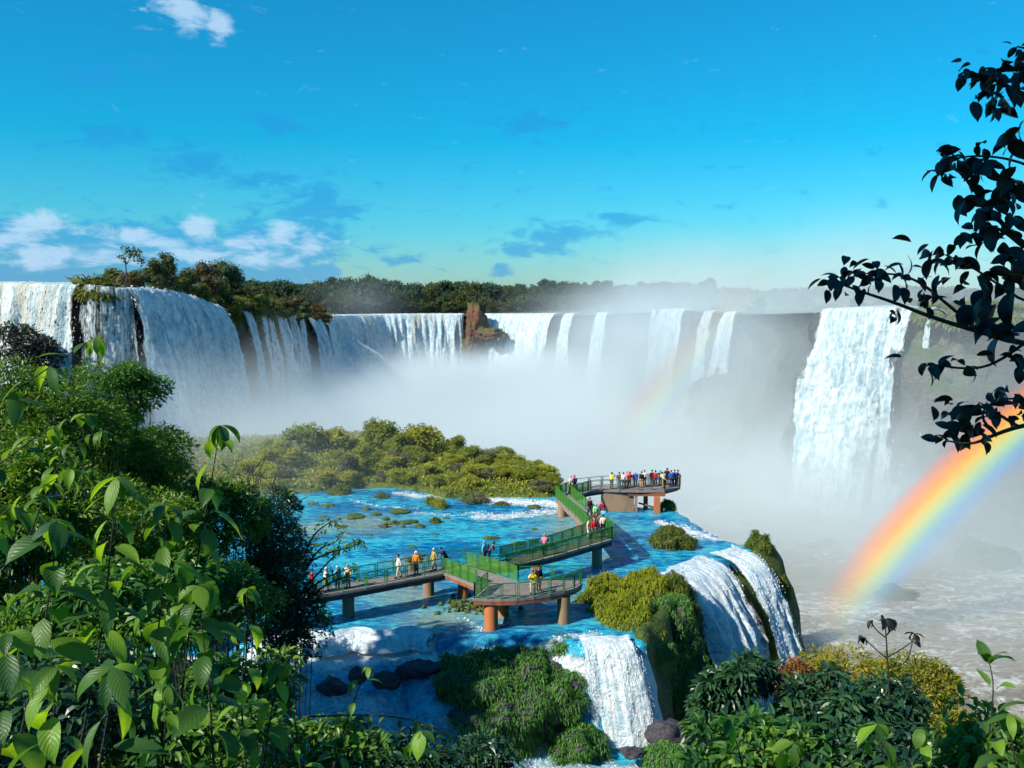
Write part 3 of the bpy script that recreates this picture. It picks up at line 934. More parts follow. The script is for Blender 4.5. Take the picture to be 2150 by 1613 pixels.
def crown_np(rng, n, rad, leaf, clumps=26, cr=0.38, flat=0.0, core=True, droop=0.2, shell=0.55, wl=0.5, low=0.0):
    """leaf cloud filling an uneven crown of the given radii, centred at origin"""
    rad = np.asarray(rad, float)
    d = rng.normal(size=(clumps, 3))
    d[:, 2] = np.abs(d[:, 2]) * (1 - flat) + d[:, 2] * flat * 0.4
    d[:, 2] = np.where(rng.rand(clumps) < low, -np.abs(d[:, 2]) * 1.3, d[:, 2])
    d /= np.linalg.norm(d, axis=1)[:, None]
    rr = rng.uniform(shell, 0.92, clumps)[:, None]
    C = d * rr
    ctint = rng.uniform(0.15, 0.75, clumps)
    csz = cr * rng.uniform(0.65, 1.25, clumps)
    k = rng.randint(0, clumps, n)
    q = rng.normal(size=(n, 3))
    q /= np.linalg.norm(q, axis=1)[:, None]
    q[:, 2] = np.where(rng.rand(n) < 0.72, np.abs(q[:, 2]), q[:, 2])
    ru = rng.uniform(0.45, 1.0, n) ** 0.6
    pos = (C[k] + q * (csz[k] * ru)[:, None]) * rad
    dirn = q + 0.7 * rng.normal(size=(n, 3)) + np.array([0, 0, -droop])
    nrm = q + np.array([0, 0, 0.6]) + 0.5 * rng.normal(size=(n, 3))
    L = leaf * rng.uniform(0.6, 1.35, n)
    V, F = leaf_quads(pos, dirn, nrm, L, L * wl)
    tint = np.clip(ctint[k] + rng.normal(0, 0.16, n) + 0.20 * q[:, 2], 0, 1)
    tint = np.repeat(tint, 4)
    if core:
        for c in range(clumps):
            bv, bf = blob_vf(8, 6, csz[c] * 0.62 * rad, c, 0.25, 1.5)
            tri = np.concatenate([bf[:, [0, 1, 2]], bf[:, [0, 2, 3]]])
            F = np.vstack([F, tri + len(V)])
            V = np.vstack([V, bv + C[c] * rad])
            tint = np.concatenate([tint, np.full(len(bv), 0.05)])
    return V, F, tint

def crown_mesh(name, seed, n, rad, leaf, material, **kw):
    V, F, ti = crown_np(np.random.RandomState(seed), n, rad, leaf, **kw)
    return mesh_np(name, V, F, [material], {'tint': ti}, smooth=False)

def tree_proto(seed, h, rad, n, leaf, material, tk=0.25, **kw):
    """meshes (crown, trunk) of a tree of height h standing at origin"""
    rng = np.random.RandomState(seed)
    V, F, ti = crown_np(rng, n, rad, leaf, **kw)
    V = V + np.array([0, 0, h - rad[2] * 0.95])
    cm = mesh_np('crown', V, F, [material], {'tint': ti}, smooth=False)
    top = h - rad[2] * 0.5
    pts = np.array([(0, 0, -0.8), (0.1 * tk, 0, top * 0.3), (rng.normal() * 0.3, rng.normal() * 0.3, top * 0.65), (rng.normal() * 0.4, rng.normal() * 0.4, top)])
    parts = [tube_vf(pts, [tk * 1.3, tk, tk * 0.7, tk * 0.25], 7)]
    for _ in range(4):
        a = rng.uniform(0, 6.28)
        e = np.array([math.cos(a) * rad[0] * 0.6, math.sin(a) * rad[1] * 0.6, h - rad[2] * rng.uniform(0.5, 1.0)])
        parts.append(tube_vf([pts[2], pts[2] * 0.4 + e * 0.6 + (0, 0, 0.2), e], [tk * 0.5, tk * 0.3, tk * 0.1], 5))
    Vt, Ft = join_vf(parts)
    tm = mesh_py('trunk', Vt, Ft, [M['bark']], True)
    return cm, tm

def put_tree(protos, k, loc, sc, rz, name, label, cat, group=None, sz=None):
    cm, tm = protos[k]
    t = thing(name, label, cat, loc, rz, group)
    t.scale = (sc, sc, sz or sc)
    link('crown', cm, t)
    link('trunk', tm, t)
    return t

def plateau_z(x, y):
    i = np.argmin((RIMS[:, 0] - x) ** 2 + (RIMS[:, 1] - y) ** 2)
    d = math.hypot(RIMS[i, 0] - x, RIMS[i, 1] - y)
    z = RIMS[i, 2] - 0.5
    return z + (15.0 - z) * float(sstep(60, 900, d))

def build_forest():
    rng = np.random.RandomState(3)
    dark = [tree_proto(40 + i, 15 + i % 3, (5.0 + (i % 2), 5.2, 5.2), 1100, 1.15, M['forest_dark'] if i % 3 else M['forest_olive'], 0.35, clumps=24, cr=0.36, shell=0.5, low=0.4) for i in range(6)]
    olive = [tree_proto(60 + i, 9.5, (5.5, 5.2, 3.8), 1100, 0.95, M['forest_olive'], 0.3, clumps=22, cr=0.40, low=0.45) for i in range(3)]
    n = 0
    spots = []
    # front belt of olive trees along the water, then darker rows up the hill
    for px in np.arange(690, 1235, 17):
        spots.append((px + rng.normal() * 5, 428 + (px - 690) * 0.10 + rng.uniform(-6, 10), 'o', rng.uniform(0.75, 1.2)))
    for row in range(7):
        for px in np.arange(440 + row * 3, 1240, 25 + row):
            y = 440 + row * 26 + max(0, px - 800) * 0.22 + rng.uniform(-10, 10)
            spots.append((px + rng.normal() * 7, y, 'd', rng.uniform(0.68, 0.95) * (1.2 if rng.rand() < 0.12 else 1)))
    for px in np.arange(1225, 1500, 13):
        spots.append((px + rng.normal() * 3, 1000 + rng.uniform(-60, 160), 'd', rng.uniform(0.9, 1.25)))
    for px in np.arange(1215, 2190, 18):
        rd = float(np.interp(px, RIMS[:, 3], RIMS[:, 1]))
        spots.append((px + rng.normal() * 4, rd + rng.uniform(45, 110), 'd', rng.uniform(0.24, 0.42)))
    for px, y, kind, sc in spots:
        x = (px - 1075) / FPX * y
        z = plateau_z(x, y) - 1.5 + (max(0, y - 440) * 0.012 if px < 1225 else 0.0)
        if px < 800:
            z += (800 - px) * 0.006
        pr = olive if kind == 'o' else dark
        if kind == 'o':
            lab, g = 'low olive tree along the water edge behind the back of the horseshoe falls', 'olive trees behind the horseshoe'
        elif px > 1205 and y < 520:
            lab, g = 'hazy tree on the far right plateau veiled by spray', 'hazy trees on the right plateau'
        elif px > 1222:
            lab, g = 'tiny distant tree on the blue horizon line right of the forest', 'distant horizon trees'
        else:
            lab, g = 'dark green tree of the dense forest on the horizon', 'dark forest trees'
        put_tree(pr, rng.randint(len(pr)), (x, y, z - 1.0), sc, rng.uniform(0, 6.28), 'forest_tree', lab, 'tree', g, sc * rng.uniform(0.9, 1.15))
        n += 1
    for k in range(24):  # out-of-view tree row added to shade the mist below the left falls
        px = -870 + 15.0 * k
        q = [np.interp(px, RIMS[:, 3], RIMS[:, c]) for c in range(3)]
        i = int(np.argmin(np.abs(RIMS[:, 3] - px)))
        bk = rng.uniform(2, 9)
        put_tree(dark, rng.randint(len(dark)), (q[0] - RN[i, 0] * bk, q[1] - RN[i, 1] * bk, q[2] - 1.0), rng.uniform(1.0, 1.2), rng.uniform(0, 6.28), 'shade_tree', 'tree added out of view on the left bank to shade the mist', 'tree', 'added shade trees of the left bank')
    # far rows that read as one dark mass
    Vs, Fs, Ts, off = [], [], [], 0
    me = tree_proto(77, 12.0, (5.5, 5.5, 5.0), 360, 1.9, M['forest_dark'], 0.3, clumps=14, cr=0.42, low=0.4)[0]
    bv = np.empty(len(me.vertices) * 3, np.float32)
    me.vertices.foreach_get('co', bv)
    bv = bv.reshape(-1, 3)
    bf = np.empty(len(me.polygons) * 3, np.int32)
    me.loops.foreach_get('vertex_index', bf)
    bf = bf.reshape(-1, 3)
    bt = np.empty(len(bv), np.float32)
    me.attributes['tint'].data.foreach_get('value', bt)
    for i in range(230):
        px = rng.uniform(420, 1230) if i < 60 else rng.uniform(1190, 2300)
        y = rng.uniform(620, 800) if px < 1230 else rng.uniform(520, 1500)
        x = (px - 1075) / FPX * y
        a, sc = rng.uniform(0, 6.28), rng.uniform(0.9, 1.2)
        R = np.array([[math.cos(a), -math.sin(a), 0], [math.sin(a), math.cos(a), 0], [0, 0, 1]])
        Vs.append(bv @ R.T * sc + (x, y, plateau_z(x, y) + (0.0 if px < 1230 else -2.5)))
        Fs.append(bf + off)
        Ts.append(bt)
        off += len(bv)
    tag(link('forest', mesh_np('forest', np.vstack(Vs), np.vstack(Fs), [M['forest_dark']], {'tint': np.concatenate(Ts)}, smooth=False)), 'dark far forest filling the skyline behind the nearer trees', 'forest', kind='stuff')

def build_rim_plants():
    """trees, shrubs and hanging growth on top of the left cliff"""
    rng = np.random.RandomState(11)
    def on_rim(px, back, dz=0.0):
        t = np.interp(px, RIMS[:, 3], RIMT)
        q = [np.interp(t, RIMT, RIMS[:, k]) for k in range(3)]
        nn = [np.interp(t, RIMT, RN[:, k]) for k in range(2)]
        return (q[0] - nn[0] * back, q[1] - nn[1] * back, q[2] + dz)
    def at(px, py, Y):
        return tuple(D(px, py, Y))
    # (pixel x, pixel y of foot, depth, height m, radius m, material, label)
    T = [(262, 602, 174, 7.6, (2.8, 2.6, 2.0), 'rim_green', 'slender leaning tree with sparse crown on the cliff top', 'tree'),
         (322, 606, 190, 6.2, (2.4, 2.2, 2.4), 'rim_green', 'small round crowned tree left of the tall cliff top tree', 'tree'),
         (352, 608, 194, 7.4, (2.8, 2.4, 3.0), 'rim_green', 'tall bushy tree above the huge shaded curtain', 'tree'),
         (388, 618, 206, 6.0, (3.2, 2.8, 2.8), 'rim_green', 'dark bush leaning over the right end of the shaded curtain', 'bush'),
         (428, 632, 224, 8.2, (4.2, 3.4, 3.8), 'rim_brown', 'brownish half bare bush on the cliff top', 'bush'),
         (474, 646, 240, 10.2, (4.6, 4.0, 4.4), 'rim_green', 'dense round tree standing highest over the dark cliff', 'tree'),
         (512, 652, 256, 8.2, (4.4, 4.0, 3.8), 'rim_green', 'smaller tree right of the highest cliff top tree', 'tree'),
         (296, 606, 184, 3.8, (3.2, 2.4, 2.0), 'rim_green', 'low thicket under the slender leaning tree', 'bush'),
         (234, 604, 168, 3.4, (3.2, 2.2, 1.8), 'rim_lime', 'yellowish thicket beside the driftwood roots', 'bush'),
         (276, 605, 180, 3.2, (2.8, 2.2, 1.8), 'rim_brown', 'brownish thicket right of the fallen trunk', 'bush'),
         (336, 607, 196, 4.0, (3.4, 2.4, 2.2), 'rim_green', 'dark thicket at the foot of the tall bushy tree', 'bush'),
         (372, 612, 204, 3.8, (3.2, 2.4, 2.1), 'rim_green', 'dark thicket right of the tall bushy tree', 'bush'),
         (446, 640, 226, 5.0, (3.4, 2.8, 2.7), 'rim_lime', 'light green bush below the brownish bush', 'bush'),
         (532, 660, 248, 5.4, (4.4, 3.4, 2.8), 'rim_lime', 'bright yellow green bush hanging over the veil falls', 'bush'),
         (566, 664, 256, 5.0, (4.4, 3.4, 2.6), 'rim_lime', 'second bright yellow green bush along the cliff edge', 'bush'),
         (596, 664, 264, 6.0, (4.4, 3.4, 3.0), 'rim_brown', 'brown tinged bush left of the fan shaped fall', 'bush'),
         (628, 665, 276, 5.4, (4.2, 3.4, 2.8), 'rim_green', 'green bush above the fan shaped fall', 'bush'),
         (656, 667, 288, 4.6, (3.6, 3.0, 2.4), 'rim_brown', 'brown shrub near the tip of the shaded cliff', 'bush'),
         (676, 668, 300, 3.2, (3.2, 2.8, 1.8), 'rim_brown', 'small shrub on the very tip of the shaded cliff', 'bush'),
         (412, 634, 214, 4.0, (2.8, 2.2, 2.1), 'rim_lime', 'lime bush at the right shoulder of the shaded curtain', 'bush'),
         (490, 658, 236, 4.4, (3.8, 2.8, 2.3), 'rim_lime', 'lime bush spilling over the bare dark cliff', 'bush'),
         (462, 650, 226, 3.8, (3.2, 2.4, 2.0), 'rim_green', 'green bush at the top of the bare dark cliff', 'bush')]
    for i, (px, py, Y, h, rad, mk, lab, cat) in enumerate(T):
        sparse = i == 0
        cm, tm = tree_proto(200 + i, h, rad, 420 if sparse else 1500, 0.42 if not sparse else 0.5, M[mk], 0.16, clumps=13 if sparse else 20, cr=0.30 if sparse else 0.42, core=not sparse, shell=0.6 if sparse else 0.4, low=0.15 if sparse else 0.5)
        t = thing('cliff_top_' + cat, lab, cat, at(px, py + 3, Y), 0)
        link('crown', cm, t)
        tr = link('trunk', tm, t)
        if px >= 405:
            t.location = at(px, py + 9, Y - 3.0)
            t.scale = (1.25, 1.25, 1.2)
        if sparse:
            t.rotation_euler = (0, 0.22, 0)
    # strip of growth hanging over the cliff edge, uncountable
    P_, d_, n_, L_ = [], [], [], []
    for a, b, cnt, reach in ((172, 252, 1500, 1.6), (425, 690, 17000, 5.0), (300, 430, 700, 0.9), (1925, 2150, 2500, 2.0)):
        px = rng.uniform(a, b, cnt)
        t = np.interp(px, RIMS[:, 3], RIMT)
        q = np.stack([np.interp(t, RIMT, RIMS[:, k]) for k in range(3)], 1)
        nn = np.stack([np.interp(t, RIMT, RN[:, k]) for k in range(2)], 1)
        f = rng.uniform(-1, 1, cnt)
        lump = fbm(t * 0.18, 0 * t, 3, 3)
        outw = 1.4 * np.clip(f, 0, 1) ** 0.5 + np.where(f < 0, f * 4.5, 0) + lump * 0.8
        if a == 300:
            outw = -7 - 3 * np.abs(f)
            f = -np.abs(f)
        z = np.where(f > 0, -f ** 1.5 * reach * (1.0 + 0.9 * lump), 0.4 + 0.9 * np.abs(lump)) * 1.0
        P_.append(np.stack([q[:, 0] + nn[:, 0] * outw, q[:, 1] + nn[:, 1] * outw, q[:, 2] + z], 1))
        d_.append(np.stack([nn[:, 0] * 0.6, nn[:, 1] * 0.6, np.where(f > 0, -1.0, 0.5)], 1) + rng.normal(0, 0.5, (cnt, 3)))
        n_.append(np.stack([nn[:, 0], nn[:, 1], np.full(cnt, 0.8)], 1) + rng.normal(0, 0.3, (cnt, 3)))
        L_.append(rng.uniform(0.5, 1.4, cnt))
    p, d, nr, L = map(np.concatenate, (P_, d_, n_, L_))
    V, F = leaf_quads(p, d, nr, L, L * 0.4)
    ti = np.repeat(np.clip(0.5 + 0.5 * fbm(p[:, 0] * 0.2, p[:, 1] * 0.2, p[:, 2] * 0.2, 3) + rng.normal(0, 0.15, len(p)), 0, 1), 4)
    tag(link('rim_vegetation', mesh_np('rim_vegetation', V, F, [M['rim_lime']], {'tint': ti}, smooth=False)), 'yellow green grass and creepers hanging over the left cliff edge', 'vegetation', kind='stuff')
    # the mossy clod with driftwood roots on the brink of the far left fall
    t = thing('driftwood', 'tangle of dead driftwood roots on a green clod at the brink', 'driftwood', at(176, 600, 165.5))
    V, F = blob_vf(20, 12, (2.0, 1.5, 1.0), 5, 0.3)
    link('clod', mesh_np('clod', V + (0, 0, 0.4), F, [M['island_ground']]), t)
    rr = random.Random(5)
    for k in range(15):
        a = rr.uniform(-0.4, 3.6)
        L = rr.uniform(1.0, 2.6)
        p0 = np.array([rr.uniform(-1.2, 1.2), -0.2, rr.uniform(0.2, 0.8)])
        p1 = p0 + np.array([math.cos(a) * L * 0.6, rr.uniform(-.6, .2), abs(math.sin(a)) * L * 0.5 + 0.2])
        p2 = p1 + np.array([math.cos(a + rr.uniform(-1, 1)) * L * 0.5, rr.uniform(-.3, .3), rr.uniform(-0.2, 0.5)])
        V, F = tube_vf([p0, p1, p2], [0.16, 0.11, 0.03], 5)
        link('root', mesh_py('root', V, F, [M['dead_wood']], True), t)
    # the fallen pale trunk leaning under the slender tree
    b = np.array(at(236, 602, 166))
    t = thing('fallen_trunk', 'pale brown fallen trunk leaning below the slender tree', 'trunk', tuple(b))
    V, F = tube_vf([(0, 0, -0.3), (0.9, 0.3, 1.1), (1.7, 0.7, 2.6)], [0.30, 0.26, 0.16], 8)
    link('log', mesh_py('log', V, F, [M['dead_wood']], True), t)
    V, F = tube_vf([(0.9, 0.3, 1.1), (1.5, 0.1, 1.3), (1.9, 0.0, 1.9)], [0.14, 0.1, 0.04], 6)
    link('branch', mesh_py('branch', V, F, [M['dead_wood']], True), t)
    # red brown rock standing in the back curtain
    def outcrop(lab, px, py, Y, r, seed, mtl):
        V, F = blob_vf(44, 34, r, seed, 0.45, 1.6)
        V += 0.12 * r[0] * np.stack([fbm(V[:, 1] * 0.5, V[:, 2] * 0.9, V[:, 0] * 0.5 + k_, 4) for k_ in (1.0, 5.0, 9.0)], 1)
        o = link('rock_outcrop', mesh_np('rock_outcrop', V, F, [mtl]), loc=at(px, py, Y))
        tag(o, lab, 'rock')
    red = rock_mat('red_rock', (0.06, 0.022, 0.012), (0.20, 0.075, 0.035), (0.08, 0.085, 0.012), 0.5, 0.5)
    outcrop('tall red brown rock splitting the back curtain of the falls', 998, 700, 392, (4.6, 5.0, 11.0), 3, red)
    outcrop('slanting red brown ledge right of the tall rock', 1034, 702, 386, (5.5, 4.0, 2.4), 8, red)
    outcrop('mossy foot of the tall red brown rock', 986, 735, 389, (3.2, 3.5, 6.0), 12, red)
    outcrop('dark ledge below the slim and pointed falls', 1518, 850, 250, (9, 8, 9), 21, M['gorge_rock'])
    outcrop('dark shoulder of rock in the spray below the column fall', 1455, 905, 262, (9, 8, 9), 23, M['gorge_rock'])
    outcrop('dark boulder pile at the foot of the shaded cliff', 660, 895, 236, (7, 6, 6), 25, M['cliff'])
    outcrop('greyish cliff bulge right of the massive waterfall', 2010, 890, 168, (9, 9, 16), 27, M['gorge_rock'])

# ------------------------------------------------------------------ mossy mounds, boulders
def blades(rng, base, nrm, L, wd, grav=0.9, curl=0.35):
    """drooping three-segment grass blades"""
    n = len(base)
    d = nrm + rng.normal(0, 0.45, (n, 3))
    d /= np.linalg.norm(d, axis=1)[:, None]
    g = np.array([0, 0, -1.0])
    p1 = base + d * (L * 0.45)[:, None]
    d2 = d * (1 - grav * 0.6) + g * grav * 0.6
    d2 /= np.linalg.norm(d2, axis=1)[:, None]
    p2 = p1 + d2 * (L * 0.35)[:, None]
    d3 = d2 * (1 - grav) + g * grav
    p3 = p2 + d3 * (L * curl)[:, None]
    sd = np.cross(d, g + 0.2 * rng.normal(size=(n, 3)))
    sd /= np.linalg.norm(sd, axis=1)[:, None] + 1e-9
    w = (wd / 2)[:, None]
    V = np.stack([base - sd * w, base + sd * w, p1 - sd * w, p1 + sd * w, p2 - sd * w * .7, p2 + sd * w * .7, p3], 1).reshape(-1, 3)
    i = np.arange(n) * 7
    F = np.concatenate([np.stack(q, 1) for q in ((i, i + 1, i + 3), (i, i + 3, i + 2), (i + 2, i + 3, i + 5), (i + 2, i + 5, i + 4), (i + 4, i + 5, i + 6))])
    return V, F

def mound(label, c, r, seed, n, L, grass='moss_bright', rock='bed', wd=0.05, lowcut=-0.35, cat='mossy rock', name='mossy_rock', group=None, amp=0.42, freq=1.9):
    rng = np.random.RandomState(seed)
    t = thing(name, label, cat, tuple(c), 0, group)
    V, F = blob_vf(36, 24, r, seed, amp, freq)
    link('rock', mesh_np('rock', V * 0.97, F, [M[rock]]), t)
    fi = rng.randint(0, len(F), n * 2)
    A, B, Cc, E = (V[F[fi][:, k]] for k in range(4))
    u, v = rng.rand(len(fi))[:, None], rng.rand(len(fi))[:, None]
    p = (A * (1 - u) + B * u) * (1 - v) + (E * (1 - u) + Cc * u) * v
    nr = np.cross(B - A, E - A)
    ar = np.linalg.norm(nr, axis=1)
    nr /= ar[:, None] + 1e-9
    nr *= np.sign((nr * p).sum(1))[:, None]
    keep = (rng.rand(len(fi)) < ar / np.percentile(ar, 85)) & (p[:, 2] / r[2] > lowcut + 0.25 * perlin(p[:, 0] * 1.2 / r[0], p[:, 1] * 1.2 / r[1], seed)) & (fbm(p[:, 0] * 0.8, p[:, 1] * 0.8, p[:, 2] * 0.8 + seed, 3) > -0.55)
    p, nr = p[keep], nr[keep]
    ll = L * rng.uniform(0.5, 1.2, len(p)) * (1 + 0.5 * fbm(p[:, 0] * 1.3, p[:, 1] * 1.3, p[:, 2] * 1.3, 2)) * np.where(rng.rand(len(p)) < 0.03, 1.6, 1.0)
    Vb, Fb = blades(rng, p, nr * 0.8 + np.array([0, 0, 0.25]), ll, np.full(len(p), wd))
    lump = fbm(p[:, 0] * 1.1 / L, p[:, 1] * 1.1 / L, p[:, 2] * 1.1 / L, 2) * 0.25
    ti = np.clip(0.48 + lump * 1.5 + rng.normal(0, 0.15, len(p)), 0, 1)
    o = link('grass', mesh_np('grass', Vb, Fb, [M[grass]], {'tint': np.repeat(ti, 7)}, smooth=False), t)
    o['kind'] = 'stuff'
    return t

def boulder(label, c, r, seed, m='boulder', group=None, name='boulder'):
    V, F = blob_vf(26, 18, r, seed, 0.38, 1.3)
    o = link(name, mesh_np('boulder', V, F, [M[m]]), loc=tuple(c))
    return tag(o, label, 'boulder', group)

def pxm(v, Y):
    return v * Y / FPX * 1.01

def on_water(px, py, Y):
    """where the ray through that pixel meets the tumbling water"""
    dr = ray(px, py)
    tt = np.linspace(40, 66, 260) / dr[1]
    p = np.array([0, 0, CAMZ]) + dr * tt[:, None]
    s_, dm_ = terrace(p[:, 0], p[:, 1])
    z = terrace_z(p[:, 0], p[:, 1], s_, dm_)
    k = np.where(p[:, 2] < z)[0]
    return p[k[0]] if len(k) else D(px, py, Y)

def build_mounds():
    # bright mossy group right of the round platform: (cx, cy, rx px, ry px, depth, grass, label)
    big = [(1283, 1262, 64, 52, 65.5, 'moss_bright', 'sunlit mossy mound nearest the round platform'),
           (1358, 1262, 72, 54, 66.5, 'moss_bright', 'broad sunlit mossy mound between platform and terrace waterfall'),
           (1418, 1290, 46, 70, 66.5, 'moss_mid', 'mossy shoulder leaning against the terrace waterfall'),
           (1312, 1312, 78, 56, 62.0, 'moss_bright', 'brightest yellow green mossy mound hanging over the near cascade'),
           (1398, 1350, 66, 85, 63.5, 'moss_shaded', 'shaded green mossy wall between the two cascades'),
           (1438, 1430, 48, 110, 63.5, 'moss_shaded', 'tall dark mossy buttress left of the blue shaded fall'),
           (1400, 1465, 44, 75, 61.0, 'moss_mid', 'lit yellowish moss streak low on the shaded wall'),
           (1362, 1400, 50, 85, 60.8, 'moss_shaded', 'dark green mossy wall at the right side of the near cascade'),
           (1000, 1428, 84, 62, 56.5, 'moss_shaded', 'rounded deep green mossy boulder left in the bottom group'),
           (1098, 1420, 84, 64, 57.2, 'moss_shaded', 'large deep green mossy boulder in the middle of the bottom group'),
           (1182, 1402, 46, 58, 58.0, 'moss_shaded', 'deep green mossy boulder beside the near cascade'),
           (1060, 1478, 100, 52, 55.0, 'moss_shaded', 'wide deep green mossy hump in front of the bottom group'),
           (1165, 1482, 68, 74, 56.0, 'moss_shaded', 'draped mossy wall left of the near cascade'),
           (1088, 1552, 40, 34, 54.5, 'moss_shaded', 'small shaggy green boulder below the bottom group'),
           (1205, 1562, 68, 52, 55.0, 'moss_shaded', 'shaggy green boulder at the foot of the near cascade'),
           (866, 1372, 27, 28, 59.0, 'moss_shaded', 'small tufted boulder left half of the pair in the rapids'),
           (908, 1366, 32, 34, 58.8, 'moss_shaded', 'small tufted boulder right half of the pair in the rapids'),
           (1400, 1592, 46, 28, 53.0, 'moss_shaded', 'green tuft in the white water at the bottom edge')]
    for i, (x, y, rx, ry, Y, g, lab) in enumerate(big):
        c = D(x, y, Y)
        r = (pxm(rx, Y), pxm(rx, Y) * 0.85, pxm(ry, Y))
        mound(lab, c, r, 300 + i, int(1900 + 1000 * r[0] * r[2]), 0.42 if g == 'moss_shaded' else 0.5, g, 'boulder' if g == 'moss_shaded' else 'bed', 0.05, lowcut=-0.75 if i != 0 else -0.2)
    small = [(1404, 1134, 38, 24, 79.5, 'moss_mid', 'low mossy rock in the blue water off the platform end'), (1440, 1140, 18, 14, 79, 'moss_mid', 'little mossy knob beside the low mossy rock'),
             (1402, 1066, 14, 15, 94, 'moss_shaded', 'dark spiky tuft at the foot of the viewing platform'), (1592, 1162, 30, 38, 79, 'moss_mid', 'upright mossy knob on the rim rock right of the falls'),
             (1642, 1245, 15, 32, 77, 'moss_mid', 'hanging mossy knob lowest on the rim rock'), (1562, 1300, 40, 26, 74.5, 'moss_mid', 'mossy rock island splitting the terrace waterfall'),
             (1600, 1365, 24, 40, 74, 'moss_bright', 'bright moss streak below the rock island in the waterfall'), (1530, 1262, 26, 14, 75, 'moss_mid', 'reddish mossy ledge inside the terrace waterfall'),
             (713, 1040, 24, 19, 101, 'moss_mid', 'round tuft in the river left of the island shore'), (803, 1048, 15, 11, 99, 'moss_mid', 'small round tuft alone in the river below the island'),
             (888, 1036, 18, 20, 103, 'moss_mid', 'tall tuft beside the white rapid at the island shore'), (945, 1056, 18, 16, 99, 'moss_mid', 'tuft at the island shore left of the rocky tuft'),
             (988, 1066, 26, 20, 97, 'moss_mid', 'rocky tuft between the two white rapids'), (1053, 1072, 20, 16, 95.5, 'moss_mid', 'rounded tuft in front of the broad white rapid'),
             (917, 1106, 12, 15, 88, 'moss_mid', 'lone tuft in open blue water left of the walkway bend'), (820, 1240, 40, 12, 69.5, 'moss_mid', 'grassy clump under the left walkway'),
             (765, 1250, 18, 8, 68, 'moss_mid', 'little grassy clump under the left end of the walkway')]
    for i, (x, y, rx, ry, Y, g, lab) in enumerate(small):
        c = D(x, y, Y)
        r = (pxm(rx, Y), pxm(rx, Y) * 0.9, pxm(ry, Y))
        mound(lab, c, r, 340 + i, int(900 + 700 * r[0] * r[2]), 0.38, g, 'bed', 0.055, lowcut=-0.55)
        if y < 1200 and x < 1500:
            ROCKS_PX.append((c[0], c[1] - r[1] * 0.6, r[0]))
    bl = [(700, 1442, 28, 20, 55.8, 'dark round boulder leftmost in the bottom rapids'), (752, 1418, 20, 20, 57.0, 'upright dark boulder second in the bottom rapids'), (812, 1424, 30, 18, 56.6, 'flat dark boulder in the middle of the bottom rapids'),
          (846, 1412, 16, 16, 57.2, 'small dark boulder under the tufted pair'), (1272, 1374, 18, 13, 58.5, 'black rock on the brink of the near cascade'), (1402, 1548, 44, 30, 54.5, 'large bluish boulder at the foot of the near cascade'),
          (1328, 1580, 24, 10, 53.0, 'flat dark rock in the white water at bottom right'), (938, 1446, 24, 20, 56.0, 'dark rock left of the mossy bottom group'), (985, 1498, 40, 22, 54.6, 'black undercut rock below the mossy bottom group'),
          (885, 1400, 40, 14, 58.0, 'dark base rock under the tufted pair'), (870, 1572, 26, 20, 52.5, 'dark boulder low in the rapids at the bottom edge'), (745, 1520, 28, 14, 53.5, 'half hidden dark boulder behind the leaves')]
    for i, (x, y, rx, ry, Y, lab) in enumerate(bl):
        c = on_water(x, y + ry * 0.5, Y) + (0, 0, 0.15) if x < 960 else D(x, y, Y)
        boulder(lab, c, (pxm(rx, Y), pxm(rx, Y) * 0.8, pxm(ry, Y) * 1.1), 400 + i)
    far = [(748, 1083, 22, 6, 93.5, 'low flat rock farthest left in the river'), (790, 1079, 12, 5, 94.5, 'small rock behind the low flat rock'), (838, 1072, 22, 6, 96, 'long low rock below the island rapids'),
           (806, 1103, 11, 8, 90, 'pointed rock in the open river'), (824, 1096, 14, 6, 91.5, 'rock just behind the pointed rock'), (880, 1103, 11, 6, 90, 'rock right of the pointed rock'), (846, 1106, 6, 5, 89, 'tiny rock between two river rocks'),
           (770, 1068, 10, 5, 97, 'tiny dark rock near the island shore'), (1120, 1063, 14, 5, 97.5, 'flat rock inside the broad white rapid'), (690, 1060, 14, 5, 98, 'dark rock off the hazy island end'),
           (858, 1095, 20, 4, 91, 'thin dark rock ledge in the open river'), (810, 1088, 9, 4, 93, 'tiny rock above the pointed rock')]
    for i, (x, y, rx, ry, Y, lab) in enumerate(far):
        c = P(x, y + ry * 0.6, 0.0)
        boulder(lab, (c[0], c[1], 0.02), (pxm(rx, c[1]), pxm(rx, c[1]) * 0.8, pxm(ry, c[1])), 430 + i, 'bed')
        ROCKS_PX.append((c[0], c[1], pxm(rx, c[1])))
    rr_ = np.random.RandomState(77)
    for k in range(34):
        x, y = rr_.uniform(650, 1160), rr_.uniform(1050, 1185)
        c = P(x, y, 0)
        s_ = rr_.uniform(0.15, 0.5)
        boulder('small half sunken rock scattered in the river above the walkway', (c[0], c[1], -0.05), (s_ * rr_.uniform(1, 1.8), s_, s_ * 0.5), 470 + k, 'bed', 'small rocks in the river', 'river_rock')
        ROCKS_PX.append((c[0], c[1], s_))
